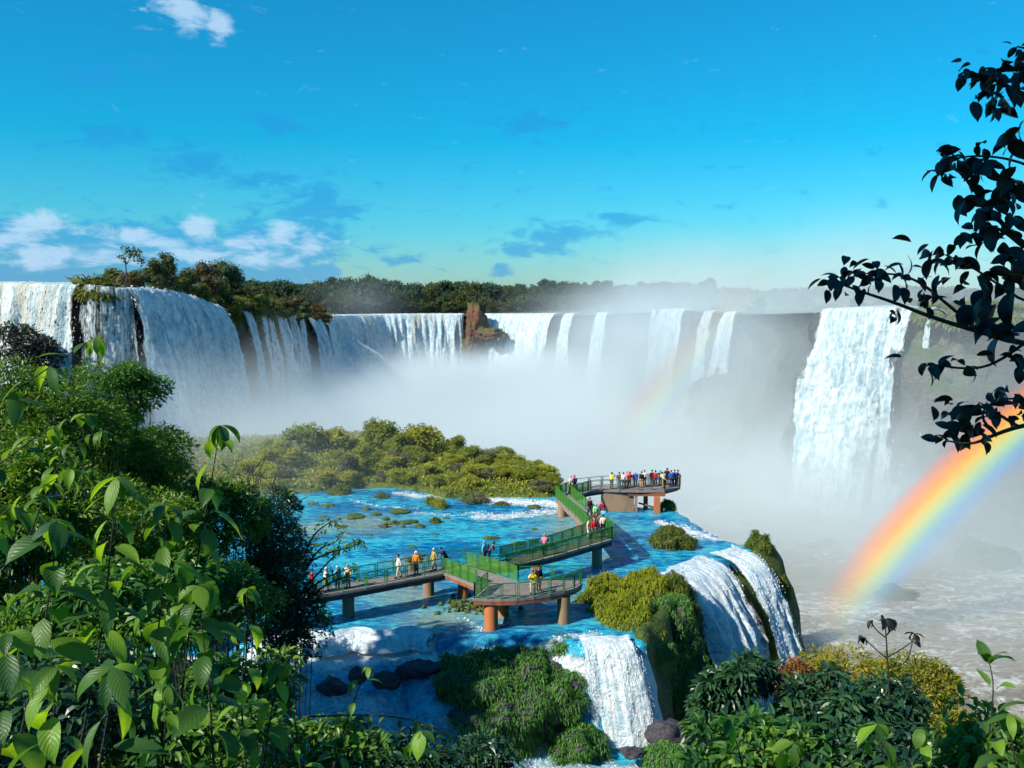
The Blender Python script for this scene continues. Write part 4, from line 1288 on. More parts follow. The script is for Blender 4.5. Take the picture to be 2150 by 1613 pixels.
    # rocks and far boulders at the foot of the massive fall and in the gorge reach
    gb = [(1690, 1175, 55, 30, 150, 'grey hazy boulder left at the foot of the massive waterfall'), (1740, 1168, 36, 32, 152, 'green topped hazy boulder at the foot of the massive waterfall'), (1775, 1160, 26, 22, 155, 'pointed hazy rock right of the green topped boulder'),
          (1835, 1172, 60, 24, 150, 'reddish hazy rock under the rainbow'), (1660, 1195, 40, 25, 146, 'low grey rock left of the hazy boulders'), (1880, 1258, 45, 26, 126, 'bluish rock behind the foot of the rainbow'), (1990, 1282, 28, 12, 122, 'small dim rock right of the bluish rock'),
          (2070, 1200, 70, 60, 140, 'dim green slope at the right edge of the gorge'), (1980, 1140, 60, 50, 155, 'dim rocky foot of the right gorge wall'), (1755, 1225, 30, 10, 136, 'flat reddish rock in the gorge current')]
    for i, (x, y, rx, ry, Y, lab) in enumerate(gb):
        boulder(lab, D(x, y, Y), (pxm(rx, Y), pxm(rx, Y) * 0.8, pxm(ry, Y)), 450 + i, 'gorge_rock', name='gorge_boulder')
    # rubble heap under the round platform
    t = thing('rubble_heap', 'brown heap of rubble around the pillars under the round platform', 'rubble', tuple(P(985, 1275, 0)))
    rr = np.random.RandomState(9)
    b0, bf = blob_vf(8, 6, (1, 1, 0.8), 3, 0.4)
    rme = mesh_np('stone', b0, bf, [M['dead_wood'] if False else M['bed']])
    for k in range(70):
        o = link('stone', rme, t)
        q = rr.normal(size=2) * (1.15, 1.0)
        s = rr.uniform(0.10, 0.28)
        o.location = (q[0], q[1], 0.02 + 0.25 * math.exp(-(q ** 2).sum()))
        o.scale = (s, s, s * 0.8)
        o.rotation_euler = tuple(rr.uniform(0, 6, 3))

# ------------------------------------------------------------------ the island behind the walkway
SHORE = [(-300, 1030), (200, 1035), (500, 1040), (600, 1040), (656, 1036), (695, 1030), (773, 1026), (832, 1027), (870, 1030), (936, 1047), (1008, 1046), (1100, 1046), (1168, 1044), (1186, 1030)]
def island_h(x, y):
    sp = np.array([P(a, b)[:2] for a, b in SHORE])
    ys = np.interp(x, sp[:, 0], sp[:, 1])
    s, dm = terrace(x, y)
    f = (y - ys)
    g = np.minimum(f, np.where(s > 0, s, s * 3) + 0.5)
    g = np.where(x > sp[-1, 0], -9.0, g)
    return np.where(g > 0, 0.5 * sstep(0, 0.7, g) + 1.5 * sstep(0, 16, g) + 0.7 * sstep(0.5, 4, g) * fbm(x * 0.18, y * 0.18, 2, 4), -0.6 + 0 * g), g

def build_island():
    st = 0.5
    xs, ys = np.arange(-62, 9, st), np.arange(96, 144, st)
    X, Y = np.meshgrid(xs, ys, indexing='ij')
    Z, g = island_h(X, Y)
    F = grid_faces(*X.shape)
    keep = (g[:-1, :-1] > -1.2).ravel()
    f = F[keep]
    used, inv = np.unique(f, return_inverse=True)
    V = np.stack([X, Y, Z], -1).reshape(-1, 3)[used]
    tag(link('island_ground', mesh_np('island_ground', V, inv.reshape(-1, 4), [M['island_ground']])), kind='structure')
    rng = np.random.RandomState(21)
    # ground cover
    n = 62000
    x, y = rng.uniform(-60, 8, n), rng.uniform(97, 142, n)
    z, g = island_h(x, y)
    k = g > 0.2
    x, y, z = x[k], y[k], z[k]
    p = np.stack([x, y, z], 1)
    hump = np.clip(fbm(x * 0.55, y * 0.55, 5, 3), -0.4, 1)
    p[:, 2] += 0.1 + 0.55 * (hump + 0.4) * rng.rand(len(x)) ** 0.5
    nr = np.tile([0, 0, 1.0], (len(p), 1)) + rng.normal(0, 0.4, (len(p), 3))
    d = rng.normal(size=(len(p), 3)) + (0, 0, 0.9)
    L = rng.uniform(0.2, 0.48, len(p))
    V, F = leaf_quads(p, d, nr, L, L * 0.5)
    ti = np.repeat(np.clip(0.5 + 0.35 * hump + rng.normal(0, 0.15, len(p)), 0, 1), 4)
    tag(link('island_scrub', mesh_np('island_scrub', V, F, [M['isle_lime']], {'tint': ti}, smooth=False)), 'low yellow green scrub covering the river island', 'scrub', kind='stuff')
    protos = {}
    for mk in ('isle_green', 'isle_lime', 'isle_grey'):
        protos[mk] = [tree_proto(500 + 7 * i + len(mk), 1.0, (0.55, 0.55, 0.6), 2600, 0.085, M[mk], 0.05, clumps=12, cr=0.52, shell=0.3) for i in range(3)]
    named = [(645, 968, 84, 66, 'isle_green', 'tall dome shaped shrub at the hazy left of the island'), (705, 966, 66, 52, 'isle_lime', 'lighter shrub right of the hazy dome shrub'), (800, 962, 74, 72, 'isle_green', 'tallest dome shrub on the island crest'),
             (770, 985, 56, 52, 'isle_green', 'shrub below the tallest dome shrub'), (838, 972, 52, 56, 'isle_green', 'dark shrub right of the tallest dome'), (892, 966, 84, 66, 'isle_lime', 'wide yellow green domed shrub on the crest'),
             (868, 950, 60, 54, 'isle_green', 'shrub behind the wide yellow green dome'), (955, 968, 56, 50, 'isle_green', 'shrub pair left half on the island slope'), (985, 974, 50, 38, 'isle_green', 'shrub pair right half on the island slope'),
             (1027, 972, 64, 34, 'isle_grey', 'grey green shrub on the right crest'), (1066, 978, 64, 30, 'isle_lime', 'flowering light shrub on the right crest'), (1098, 985, 56, 30, 'isle_green', 'dark shrub at the right end of the crest'),
             (735, 1000, 42, 56, 'isle_grey', 'grey rocky shrub in the middle of the island'), (617, 985, 60, 44, 'isle_lime', 'pale shrub at the hazy left slope'), (575, 985, 60, 46, 'isle_lime', 'hazy shrub at the far left of the island'),
             (960, 995, 34, 28, 'isle_grey', 'grey boulder like shrub under the slope pair'), (1130, 1005, 60, 24, 'isle_green', 'low shrub near the island tip'), (1000, 1035, 56, 34, 'isle_grey', 'greyish overhanging shrub at the shore by the rapids'),
             (925, 1045, 34, 38, 'isle_lime', 'tall shrub at the shore beside the first rapid'), (905, 1040, 28, 34, 'isle_green', 'narrow shrub at the shore left of the tall shore shrub'), (1085, 1000, 50, 24, 'isle_lime', 'light low shrub below the right crest')]
    for i, (px, py, wpx, hpx, mk, lab) in enumerate(named):
        q = P(px, py, 1.0)
        z, _ = island_h(np.array(q[0]), np.array(q[1]))
        sx = pxm(wpx, q[1]) / 1.1
        t = put_tree(protos[mk], i % 3, (q[0], q[1], float(z) - 0.15), sx, rng.uniform(0, 6), 'island_shrub', lab, 'shrub', 'shrubs on the river island', pxm(hpx, q[1]) * 0.86)
    for i in range(95):
        px, py = rng.uniform(520, 1175), rng.uniform(962, 1046)
        q = P(px, py, 0.8)
        z, g = island_h(np.array(q[0]), np.array(q[1]))
        if g < 0.4:
            continue
        mk = ('isle_green', 'isle_lime', 'isle_lime', 'isle_green', 'isle_grey')[rng.randint(5)]
        s = rng.uniform(1.3, 2.9)
        put_tree(protos[mk], rng.randint(3), (q[0], q[1], float(z) - 0.1), s, rng.uniform(0, 6), 'island_shrub', 'one of many low rounded shrubs spread over the river island', 'shrub', 'low shrubs on the river island', s * rng.uniform(0.45, 0.75))

# ------------------------------------------------------------------ the walkway
def paint_mat(name, col, dark, rough=0.5, wear=0.35, scale=6.0, spec=0.4):
    m, t = mat(name)
    p = t.pos()
    n = t.noise(p, scale, 5, 0.65)
    n2 = t.noise(t.scale(p, (1, 1, 0.3)), scale * 0.5, 4, 0.6)
    c = t.mix(t.smooth(n2, 0.55 - wear * 0.3, 0.85), col, dark)
    t.out(t.pbr(c, t.lin(n, 0.2, 0.8, rough - 0.1, rough + 0.15), t.bump(n, 0.15, 0.02), spec))
    return m
M['rail'] = paint_mat('green_rail_paint', (0.045, 0.20, 0.035), (0.05, 0.10, 0.025), 0.45, 0.3)
M['rail_dark'] = paint_mat('dark_green_rail_paint', (0.020, 0.17, 0.055), (0.02, 0.08, 0.035), 0.45, 0.3)
M['rail_rust'] = paint_mat('olive_rail_paint', (0.09, 0.10, 0.05), (0.12, 0.07, 0.03), 0.55, 0.5)
M['deck'] = paint_mat('deck_concrete', (0.23, 0.20, 0.19), (0.13, 0.11, 0.105), 0.85, 0.5, 3.0, 0.2)
M['girder'] = paint_mat('rusty_girder', (0.30, 0.10, 0.05), (0.07, 0.04, 0.04), 0.75, 0.6, 3.0, 0.2)
M['girder_dark'] = paint_mat('weathered_girder', (0.085, 0.055, 0.06), (0.04, 0.03, 0.035), 0.8, 0.5, 3.0, 0.2)
M['pier'] = paint_mat('stained_concrete_pillar', (0.30, 0.20, 0.13), (0.15, 0.10, 0.065), 0.9, 0.55, 2.0, 0.15)
M['pier_red'] = paint_mat('red_stained_pillar', (0.46, 0.15, 0.06), (0.28, 0.14, 0.07), 0.9, 0.45, 2.2, 0.15)

def mesh_panel_mat(name, col, cover):
    """woven wire infill: thin wires, the gaps are open"""
    m, t = mat(name)
    uv = t.node('ShaderNodeUVMap', uv_map='UVMap').outputs[0]
    x, y, _ = t.sep(uv)
    f = lambda v: t.math('LESS_THAN', t.math('FRACT', t.math('MULTIPLY', v, 16.0)), cover)
    a = t.math('MAXIMUM', f(x), f(y))
    n = t.noise(t.pos(), 3.0, 3, 0.6)
    body = t.pbr(t.mix(t.smooth(n, 0.35, 0.7), col, t.vmath('MULTIPLY', col, (0.7, 0.7, 0.7))), 0.5, None, 0.3)
    tr = t.node('ShaderNodeBsdfTranslucent')
    t.put(tr.inputs[0], col)
    body = t.mixsh(0.35, body, tr.outputs[0])
    t.out(t.mixsh(a, t.node('ShaderNodeBsdfTransparent').outputs[0], body))
    return m
M['net_green'] = mesh_panel_mat('green_wire_mesh', (0.09, 0.30, 0.03), 0.52)
M['net_open'] = mesh_panel_mat('open_wire_mesh', (0.02, 0.16, 0.09), 0.10)

DZ = 2.25                      # walking surface above the river
RH = 1.08                      # railing height

def offset_line(pts, d):
    pts = np.asarray(pts, float)[:, :2]
    seg = np.diff(pts, axis=0)
    nn = np.stack([-seg[:, 1], seg[:, 0]], 1)
    nn /= np.linalg.norm(nn, axis=1)[:, None]
    out = [pts[0] + nn[0] * d]
    for i in range(1, len(pts) - 1):
        b = nn[i - 1] + nn[i]
        b /= np.linalg.norm(b)
        out.append(pts[i] + b * d / max(0.45, b @ nn[i]))
    out.append(pts[-1] + nn[-1] * d)
    return np.array(out)

def slab_vf(poly, z0, z1):
    n = len(poly)
    V = [(x, y, z0) for x, y in poly] + [(x, y, z1) for x, y in poly]
    F = [tuple(range(n - 1, -1, -1)), tuple(range(n, 2 * n))] + [(i, (i + 1) % n, (i + 1) % n + n, i + n) for i in range(n)]
    return V, F

def add_slab(name, poly, z0, z1, m, parent):
    a = 0.5 * sum(poly[i][0] * poly[(i + 1) % len(poly)][1] - poly[(i + 1) % len(poly)][0] * poly[i][1] for i in range(len(poly)))
    if a < 0:
        poly = poly[::-1]
    V, F = slab_vf([tuple(p) for p in poly], z0, z1)
    me = bpy.data.meshes.new(name)
    me.from_pydata(V, [], F)
    me.materials.append(m)
    me.update()
    return link(name, me, parent)

WALK = {}
def railing(parent, line, style, pan=1.55, skip=None, z=None):
    """posts, rails and infill panels along a polyline at deck level; every panel and post a part"""
    z = DZ if z is None else z
    frame = {'net': M['rail'], 'open': M['rail_dark'], 'rust': M['rail_rust']}[style]
    pts = np.asarray(line, float)[:, :2]
    for a, b in zip(pts[:-1], pts[1:]):
        L = np.linalg.norm(b - a)
        if L < 0.25:
            continue
        n = max(1, int(round(L / pan)))
        for k in range(n):
            p, q = a + (b - a) * k / n, a + (b - a) * (k + 1) / n
            post = link('post', mesh_py('post', *bar_vf((p[0], p[1], z - 0.12), (p[0], p[1], z + RH + 0.02), 0.075), [frame]), parent)
            u = (q - p) / np.linalg.norm(q - p)
            p2, q2 = p + u * 0.09, q - u * 0.09
            V, F = join_vf([bar_vf((*p2, z + RH), (*q2, z + RH), 0.055), bar_vf((*p2, z + 0.14), (*q2, z + 0.14), 0.045), bar_vf((*(p2 + u * 0.03), z + 0.15), (*(p2 + u * 0.03), z + RH - 0.02), 0.045), bar_vf((*(q2 - u * 0.03), z + 0.15), (*(q2 - u * 0.03), z + RH - 0.02), 0.045)]
                           + ([bar_vf((*p2, z + 0.62), (*q2, z + 0.62), 0.03)] if style == 'rust' else []))
            pn = link('railing_panel', mesh_py('railing_panel', V, F, [frame]), parent)
            if style != 'rust':
                W_ = np.linalg.norm(q2 - p2)
                Vn = np.array([(*p2, z + 0.16), (*q2, z + 0.16), (*q2, z + RH - 0.03), (*p2, z + RH - 0.03)])
                me = mesh_np('wire_mesh', Vn, np.array([[0, 1, 2, 3]]), [M['net_green'] if style == 'net' else M['net_open']], uv=np.array([(0, 0), (W_, 0), (W_, 0.9), (0, 0.9)]), smooth=False)
                link('wire_mesh', me, pn)
        p = b
    V, F = bar_vf((*pts[-1], z - 0.12), (*pts[-1], z + RH + 0.02), 0.075)
    link('post', mesh_py('post', V, F, [frame]), parent)

def pillar(parent, x, y, r, top, m, bottom=-1.4):
    th = np.linspace(0, 2 * np.pi, 20, endpoint=False)
    rows = [(bottom, r * 1.02), (0.2, r * 1.02), (0.5, r), (top, r)]
    V = np.array([(x + rr * math.cos(a), y + rr * math.sin(a), z) for z, rr in rows for a in th])
    i = np.arange(len(rows) * 20).reshape(len(rows), 20)
    j = np.roll(i, -1, 1)
    F = np.stack([i[:-1], j[:-1], j[1:], i[1:]], -1).reshape(-1, 4)
    me = mesh_np('pillar', V, F, [m])
    return link('pillar', me, parent)

def build_walkway():
    t = thing('walkway', 'long zigzag walkway on round pillars crossing the river to a viewing platform', 'walkway')
    g = lambda x, y: P(x, y, DZ)[:2]
    # centre line pieces (photo pixels at deck level)
    left = np.array([g(330, 1300), g(560, 1262), g(760, 1228), g(946, 1193)])
    right = np.array([g(946, 1193), g(1060, 1182), g(1150, 1163), g(1270, 1129)])
    ramp = np.array([g(1262, 1127), g(1232, 1088), g(1182, 1044)])
    top = np.array([g(1182, 1046), g(1222, 1030), g(1262, 1024), g(1330, 1023)])
    hw = 0.85
    WALK.update(left=left, right=right, ramp=ramp, top=top)
    for nm, ln, gm in (('left', left, 'girder_dark'), ('right', right, 'girder_dark'), ('ramp', ramp, 'pier'), ('top', top, 'girder_dark')):
        a, b = offset_line(ln, hw), offset_line(ln, -hw)
        for i in range(len(ln) - 1):
            e = 0.012 if i else 0.0
            poly = [tuple(a[i]), tuple(a[i + 1]), tuple(b[i + 1]), tuple(b[i])]
            dz = {'left': 0.0, 'right': 0.004, 'ramp': 0.008, 'top': 0.012}[nm]
            add_slab('deck', poly, DZ - 0.16 + dz, DZ - 0.0 + dz, M['deck'], t)
            a2, b2 = offset_line(ln, hw - 0.10), offset_line(ln, -hw + 0.10)
            add_slab('girder', [tuple(a2[i]), tuple(a2[i + 1]), tuple(b2[i + 1]), tuple(b2[i])], DZ - 0.52 + dz, DZ - 0.16 + dz - 0.002, M[gm], t)
    e = 0.07
    # railings: far side then near side of each run
    far_l, near_l = offset_line(left, hw - e), offset_line(left, -hw + e)
    railing(t, far_l, 'open')
    nl = near_l.copy()
    nl[-1] = g(930, 1203)
    railing(t, nl, 'open')
    far_r, near_r = offset_line(right, hw - e), offset_line(right, -hw + e)
    railing(t, np.array([far_l[-1], far_r[1]]), 'open')
    fr = far_r.copy()
    ra, rb = offset_line(ramp, hw - e), offset_line(ramp, -hw + e)      # left / right side going away
    fr[-1] = g(1242, 1122)
    railing(t, fr[1:], 'net', 1.3)
    railing(t, np.array([g(1030, 1199), near_r[1] * 0.0 + g(1062, 1194)]), 'open')
    railing(t, np.vstack([[g(1062, 1194)], near_r[2:]]), 'net', 1.3)
    railing(t, np.vstack([[near_r[-1]], rb[0:1] + (0.3, 0.2), rb[1:]]), 'net', 1.05)
    railing(t, np.vstack([[g(1242, 1119)], ra[1:]]), 'net', 1.05)
    ta, tb = offset_line(top, hw - e), offset_line(top, -hw + e)
    railing(t, np.vstack([[ra[-1]], ta[1:2]]), 'net', 1.0)
    railing(t, np.vstack([[rb[-1]], tb[1:2]]), 'net', 1.0)
    # ---- round look-out platform in front
    arc = [(992, 1257), (1020, 1259), (1050, 1259.5), (1085, 1258), (1120, 1254.5), (1155, 1249), (1185, 1243), (1208, 1236), (1222, 1227), (1224, 1219)]
    fe = [g(*q) for q in arc]
    be = [g(1160, 1218), g(1084, 1221)]
    br_far = [g(1030, 1202), g(976, 1188)]          # branch from the main walkway
    br_near = [g(932, 1204), g(1003, 1232)]
    poly = [tuple(q) for q in (br_near + fe + be + br_far)]
    add_slab('platform_deck', poly, DZ - 0.155, DZ + 0.016, M['deck'], t)
    cen = np.mean(np.array(fe + be), 0)
    pin = [tuple(np.array(q) * 0.985 + cen * 0.015) for q in (br_near + fe + be + br_far)]
    add_slab('platform_edge_beam', pin, DZ - 0.40, DZ - 0.157, M['girder'], t)
    shr = [tuple(np.array(q) * 0.97 + cen * 0.03) for q in fe]
    railing(t, np.array(shr), 'open', 1.5)
    railing(t, np.array([shr[-1], g(1160, 1219), g(1088, 1222)]), 'open', 1.6)
    railing(t, np.array([g(1088, 1222), g(1030, 1203), g(978, 1189)]), 'net', 1.0)
    railing(t, np.array([g(934, 1203), g(1001, 1229)]), 'net', 1.0)
    railing(t, np.array([shr[0], g(1024, 1233)]), 'net', 1.0)
    # ---- pillars (photo pixel of the foot, radius, colour)
    for x, y, r, mk in ((730, 1296, 0.42, 'pier'), (899, 1253, 0.42, 'pier'), (972, 1258, 0.40, 'pier_red'), (1031, 1326, 0.46, 'pier_red'), (1056, 1296, 0.40, 'pier_red'), (1184, 1311, 0.44, 'pier'),
                        (1126, 1215, 0.42, 'pier'), (1254, 1194, 0.42, 'pier'), (1181, 1087, 0.45, 'pier'), (1220, 1107, 0.45, 'pier'), (866, 1232, 0.36, 'pier'), (600, 1318, 0.42, 'pier')):
        q = P(x, y, 0)
        q2 = D(x, y, q[1])
        pillar(t, q[0], q[1] + r * 0.8, r, DZ - 0.38, M[mk])
    # ---- viewing platform at the rim
    far = [g(1262, 1021), g(1330, 1018.5), g(1392, 1013), g(1429, 1016)]
    near = [g(1428, 1024), g(1395, 1030), g(1340, 1030.5), g(1262, 1029), g(1240, 1031)]
    add_slab('viewing_deck', [tuple(q) for q in far + near], DZ - 0.20, DZ + 0.025, M['deck'], t)
    add_slab('cross_beam', [tuple(q) for q in (g(1318, 1029.5), g(1397, 1030), g(1397, 1022), g(1318, 1022))], DZ - 0.62, DZ - 0.203, M['girder'], t)
    railing(t, np.array([tb[1], g(1240, 1031), g(1262, 1029.5), g(1340, 1030.2), g(1395, 1029.6)]), 'rust', 1.7)
    railing(t, np.array([g(1395, 1029.6), g(1427, 1023.5), g(1428.5, 1017), g(1392, 1014), g(1330, 1019.2), g(1264, 1021.6), ta[1]]), 'rust', 1.7)
    add_slab('brace', [tuple(q) for q in (g(1397, 1029), g(1424, 1022), g(1424, 1018), g(1397, 1020))], DZ - 0.42, DZ - 0.204, M['girder_dark'], t)
    # abutment wall and frame under it
    a, b = P(1266, 1066, 0), P(1331, 1068, 0)
    V, F = box_vf((0, 0, 0), (1, 1, 1))
    def block(name, x0, x1, y0, dep, z0, z1, m):
        q0, q1 = P(x0, y0, 0), P(x1, y0, 0)
        V, F = box_vf((q0[0], q0[1], z0), (q1[0], q0[1] + dep, z1))
        me = mesh_py(name, V, F, [m])
        return link(name, me, t)
    block('abutment_wall', 1266, 1331, 1074, 2.2, -1.2, DZ - 0.21, M['pier'])
    block('column', 1374, 1386, 1078, 0.6, -1.5, DZ - 0.62, M['pier_red'])
    block('column', 1334, 1338, 1075, 0.5, -1.5, DZ - 0.62, M['pier'])
    block('column', 1352, 1360, 1068, 0.5, -1.5, DZ - 0.62, M['pier'])
    # washed up timber beneath the platform
    dl = thing('driftwood_log', 'pale driftwood log washed up under the viewing platform', 'driftwood', tuple(P(1370, 1073, 0)))
    V, F = tube_vf([(-1.4, 0.4, 0.75), (-0.2, 0.1, 0.45), (1.0, -0.3, 0.12)], [0.08, 0.11, 0.13], 7)
    link('log', mesh_py('log', V, F, [M['dead_wood']], True), dl)
    V, F = tube_vf([(-2.4, 0.2, 0.1), (-1.9, 0.1, 0.55), (-1.3, 0.1, 0.2)], [0.07, 0.07, 0.05], 6)
    link('branch', mesh_py('branch', V, F, [M['dead_wood']], True), dl)


# ------------------------------------------------------------------ people
def cloth(name, c, rough=0.75):
    if ('cl_' + name) in M:
        return M['cl_' + name]
    m, t = mat('cloth_' + name)
    n = t.noise(t.obj(), 18.0, 3, 0.6)
    t.out(t.pbr(t.mix(t.smooth(n, 0.3, 0.75), c, tuple(v * 0.72 for v in c)), rough, t.bump(n, 0.4, 0.01), 0.25))
    M['cl_' + name] = m
    return m

def skin_mesh(name, chains, root, mats, level=1):
    """grow a continuous surface over connected joints: chains = list of [(pos, radius), ...]; equal positions are welded"""
    verts, rad, edges, idx = [], [], [], {}
    def vid(p, r):
        k = tuple(round(v, 4) for v in p)
        if k not in idx:
            idx[k] = len(verts)
            verts.append(k)
            rad.append(r)
        return idx[k]
    for ch in chains:
        prev = None
        for p, r in ch:
            i = vid(p, r)
            if prev is not None and prev != i:
                edges.append((prev, i))
            prev = i
    me = bpy.data.meshes.new(name)
    me.from_pydata(verts, edges, [])
    o = bpy.data.objects.new(name, me)
    COL.objects.link(o)
    sm = o.modifiers.new('skin', 'SKIN')
    sm.use_smooth_shade = True
    sv = me.skin_vertices[0].data if me.skin_vertices else None
    if sv is None:
        bpy.context.view_layer.objects.active = o
        sv = me.skin_vertices[0].data
    ri = idx[tuple(round(v, 4) for v in root)]
    for i, r in enumerate(rad):
        rr = r if isinstance(r, tuple) else (r, r)
        sv[i].radius = rr
        sv[i].use_root = (i == ri)
    sb = o.modifiers.new('sub', 'SUBSURF')
    sb.levels = sb.render_levels = level
    dg = bpy.context.evaluated_depsgraph_get()
    dg.update()
    out = bpy.data.meshes.new_from_object(o.evaluated_get(dg))
    out.name = name
    bpy.data.objects.remove(o)
    bpy.data.meshes.remove(me)
    out.materials.clear()
    for m in mats:
        out.materials.append(m)
    return out

def join_meshes(name, lst):
    Vs, Fs, n = [], [], 0
    for V, F in lst:
        Vs += [tuple(v) for v in V]
        Fs += [tuple(i + n for i in f) for f in F]
        n = len(Vs)
    me = bpy.data.meshes.new(name)
    me.from_pydata(Vs, [], Fs)
    me.polygons.foreach_set('use_smooth', np.full(len(me.polygons), True))
    me.update()
    return me
def vf(me):
    return [v.co[:] for v in me.vertices], [tuple(p.vertices) for p in me.polygons]

POSES = {}
def pose(kind):
    """meshes of a 1.72 m person facing -Y: body with head, hands and fingers, jacket, trousers, hair, hood"""
    if kind in POSES:
        return POSES[kind]
    lean = {'stand': 0.02, 'rail': 0.16, 'photo': 0.04, 'walk': 0.05, 'bend': 0.55, 'look': 0.0, 'talk': 0.0}[kind]
    def L(p):            # lean of the upper body forward about the hips
        x, y, z = p
        dz = z - 0.92
        return (x, y - math.sin(lean) * dz, 0.92 + math.cos(lean) * dz) if dz > 0 else (x, y, z)
    hip = (0, 0, 0.94)
    spine, chest, neck0, neck1 = (0, 0.01, 1.08), (0, 0, 1.28), (0, 0.0, 1.43), (0, -0.01, 1.50)
    head0, head1, head2 = (0, -0.015, 1.56), (0, -0.02, 1.63), (0, -0.01, 1.70)
    legs, arms, hands = {}, {}, {}
    for s in (-1, 1):
        st = 0.0
        if kind == 'walk':
            st = 0.20 * s
        kn = (0.10 * s, -0.03 - st * 0.6 - (0.05 if st < 0 else 0), 0.50)
        an = (0.10 * s, 0.03 - st, 0.10)
        legs[s] = [((0.09 * s, 0, 0.90), 0.095), ((0.10 * s, -0.01 - st * 0.25, 0.70), 0.082), (kn, 0.062), ((0.10 * s, 0.02 - st * 0.85, 0.32), 0.058), (an, 0.042)]
        legs[s, 'foot'] = [(an, 0.042), ((0.105 * s, -0.05 - st, 0.045), 0.042), ((0.115 * s, -0.16 - st, 0.03), 0.032)]
        sh = (0.185 * s, 0.0, 1.38)
        if kind in ('stand', 'walk', 'look'):
            sw = 0.16 * s if kind == 'walk' else 0.0
            elb, wr, ha = (0.235 * s, 0.03 + sw * 0.5, 1.12), (0.225 * s, -0.04 + sw, 0.88), (0.215 * s, -0.06 + sw, 0.80)
        elif kind == 'rail':
            elb, wr, ha = (0.25 * s, -0.12, 1.16), (0.20 * s, -0.32, 1.06), (0.18 * s, -0.40, 1.05)
        elif kind == 'photo':
            elb, wr, ha = (0.26 * s, -0.18, 1.24), (0.11 * s, -0.32, 1.46), (0.07 * s, -0.36, 1.52)
        elif kind == 'talk':
            elb, wr, ha = ((0.26 * s, 0.02, 1.12), (0.10 * s, -0.18, 1.10), (0.03 * s, -0.22, 1.12))
        else:
            elb, wr, ha = (0.22 * s, -0.16, 1.18), (0.16 * s, -0.34, 1.02), (0.15 * s, -0.40, 0.98)
        arms[s] = [(chest, 0.135), (sh, 0.066), (elb, 0.050), (wr, 0.036)]
        hands[s] = (wr, ha)
    torso = [(hip, (0.135, 0.105)), (spine, (0.125, 0.095)), (chest, (0.145, 0.105)), (neck0, 0.062)]
    headc = [(neck0, 0.062), (neck1, 0.05), (head0, (0.066, 0.078)), (head1, (0.074, 0.090)), (head2, (0.058, 0.068))]
    LL = lambda ch: [(L(p), r) for p, r in ch]
    chains = [LL(torso), LL(headc)]
    for s in (-1, 1):
        chains += [LL(arms[s]), [(L(hip), (0.135, 0.105))] + LL(legs[s]), LL(legs[s, 'foot'])]
        wr, ha = hands[s]
        chains.append([(L(wr), 0.036), (L(ha), (0.038, 0.022))])
    body = skin_mesh('body', chains, L(hip), [])
    bits = [vf(body)]
    for s in (-1, 1):                              # five unequal, bent fingers on each hand
        wr, ha = (np.array(L(q)) for q in hands[s])
        d = ha - wr
        d /= np.linalg.norm(d)
        side = np.cross(d, (0, -1, 0.3))
        side /= np.linalg.norm(side) + 1e-9
        pn = np.cross(d, side)
        for k, (off, ln) in enumerate(((-0.028, 0.062), (-0.010, 0.074), (0.009, 0.070), (0.027, 0.055))):
            b = ha + side * off
            V, F = tube_vf([b - d * 0.01, b + d * ln * 0.55, b + d * ln * 0.9 + pn * 0.018, b + d * ln * 1.05 + pn * 0.036], [0.0095, 0.009, 0.008, 0.006], 5)
            bits.append((V, fix_quads(F)))
        b = wr * 0.45 + ha * 0.55 + side * -0.03
        V, F = tube_vf([b, b - side * 0.025 + d * 0.03, b - side * 0.03 + d * 0.06 + pn * 0.01], [0.012, 0.011, 0.008], 5)
        bits.append((V, fix_quads(F)))
    hc = np.array(L((0, -0.02, 1.62)))              # nose, ears, eyes, lips
    for off, r in (((0, -0.105, -0.012), (0.013, 0.022, 0.022)), ((0.078, 0.0, -0.01), (0.010, 0.02, 0.03)), ((-0.078, 0.0, -0.01), (0.010, 0.02, 0.03)), ((0.03, -0.082, 0.012), (0.013, 0.012, 0.009)), ((-0.03, -0.082, 0.012), (0.013, 0.012, 0.009)), ((0, -0.085, -0.05), (0.024, 0.012, 0.008))):
        V, F = blob_vf(8, 6, r, 1, 0.0)
        bits.append((V + hc + np.array(off), fix_quads(F)))
    bodym = join_meshes('body', bits)
    jk = [LL([(spine if False else (0, 0, 0.88), (0.165, 0.130)), (spine, (0.160, 0.128)), (chest, (0.170, 0.135)), (neck0, (0.085, 0.085))])]
    for s in (-1, 1):
        sh, elb, wr = arms[s][1][0], arms[s][2][0], arms[s][3][0]
        jk.append(LL([(chest, (0.170, 0.135)), (sh, 0.092), (elb, 0.074), (tuple(np.array(elb) * 0.12 + np.array(wr) * 0.88), 0.058)]))
    jacket = skin_mesh('jacket', jk, L((0, 0, 0.88)), [])
    tr = []
    for s in (-1, 1):
        tr.append([((0, 0, 0.95), (0.150, 0.118))] + [(p, r * 1.24 + 0.006) for p, r in legs[s]])
    trousers = skin_mesh('trousers', tr, (0, 0, 0.95), [])
    sh_ = []
    for s in (-1, 1):
        V, F = tube_vf([legs[s, 'foot'][0][0], legs[s, 'foot'][1][0], (legs[s, 'foot'][2][0][0], legs[s, 'foot'][2][0][1] - 0.03, 0.035)], [0.055, 0.056, 0.038], 8)
        sh_.append((V, fix_quads(F)))
    shoes = join_meshes('shoes', sh_)
    V, F = blob_vf(14, 10, (0.092, 0.108, 0.105), 2, 0.06, 2.0)
    V = V[:, :] + np.array([0, 0.012, 0.035])
    keep_front = V[:, 1] < -0.055
    V[keep_front & (V[:, 2] < 0.06), 1] = -0.05
    hair = mesh_py('hair', V + hc, F, [], True)
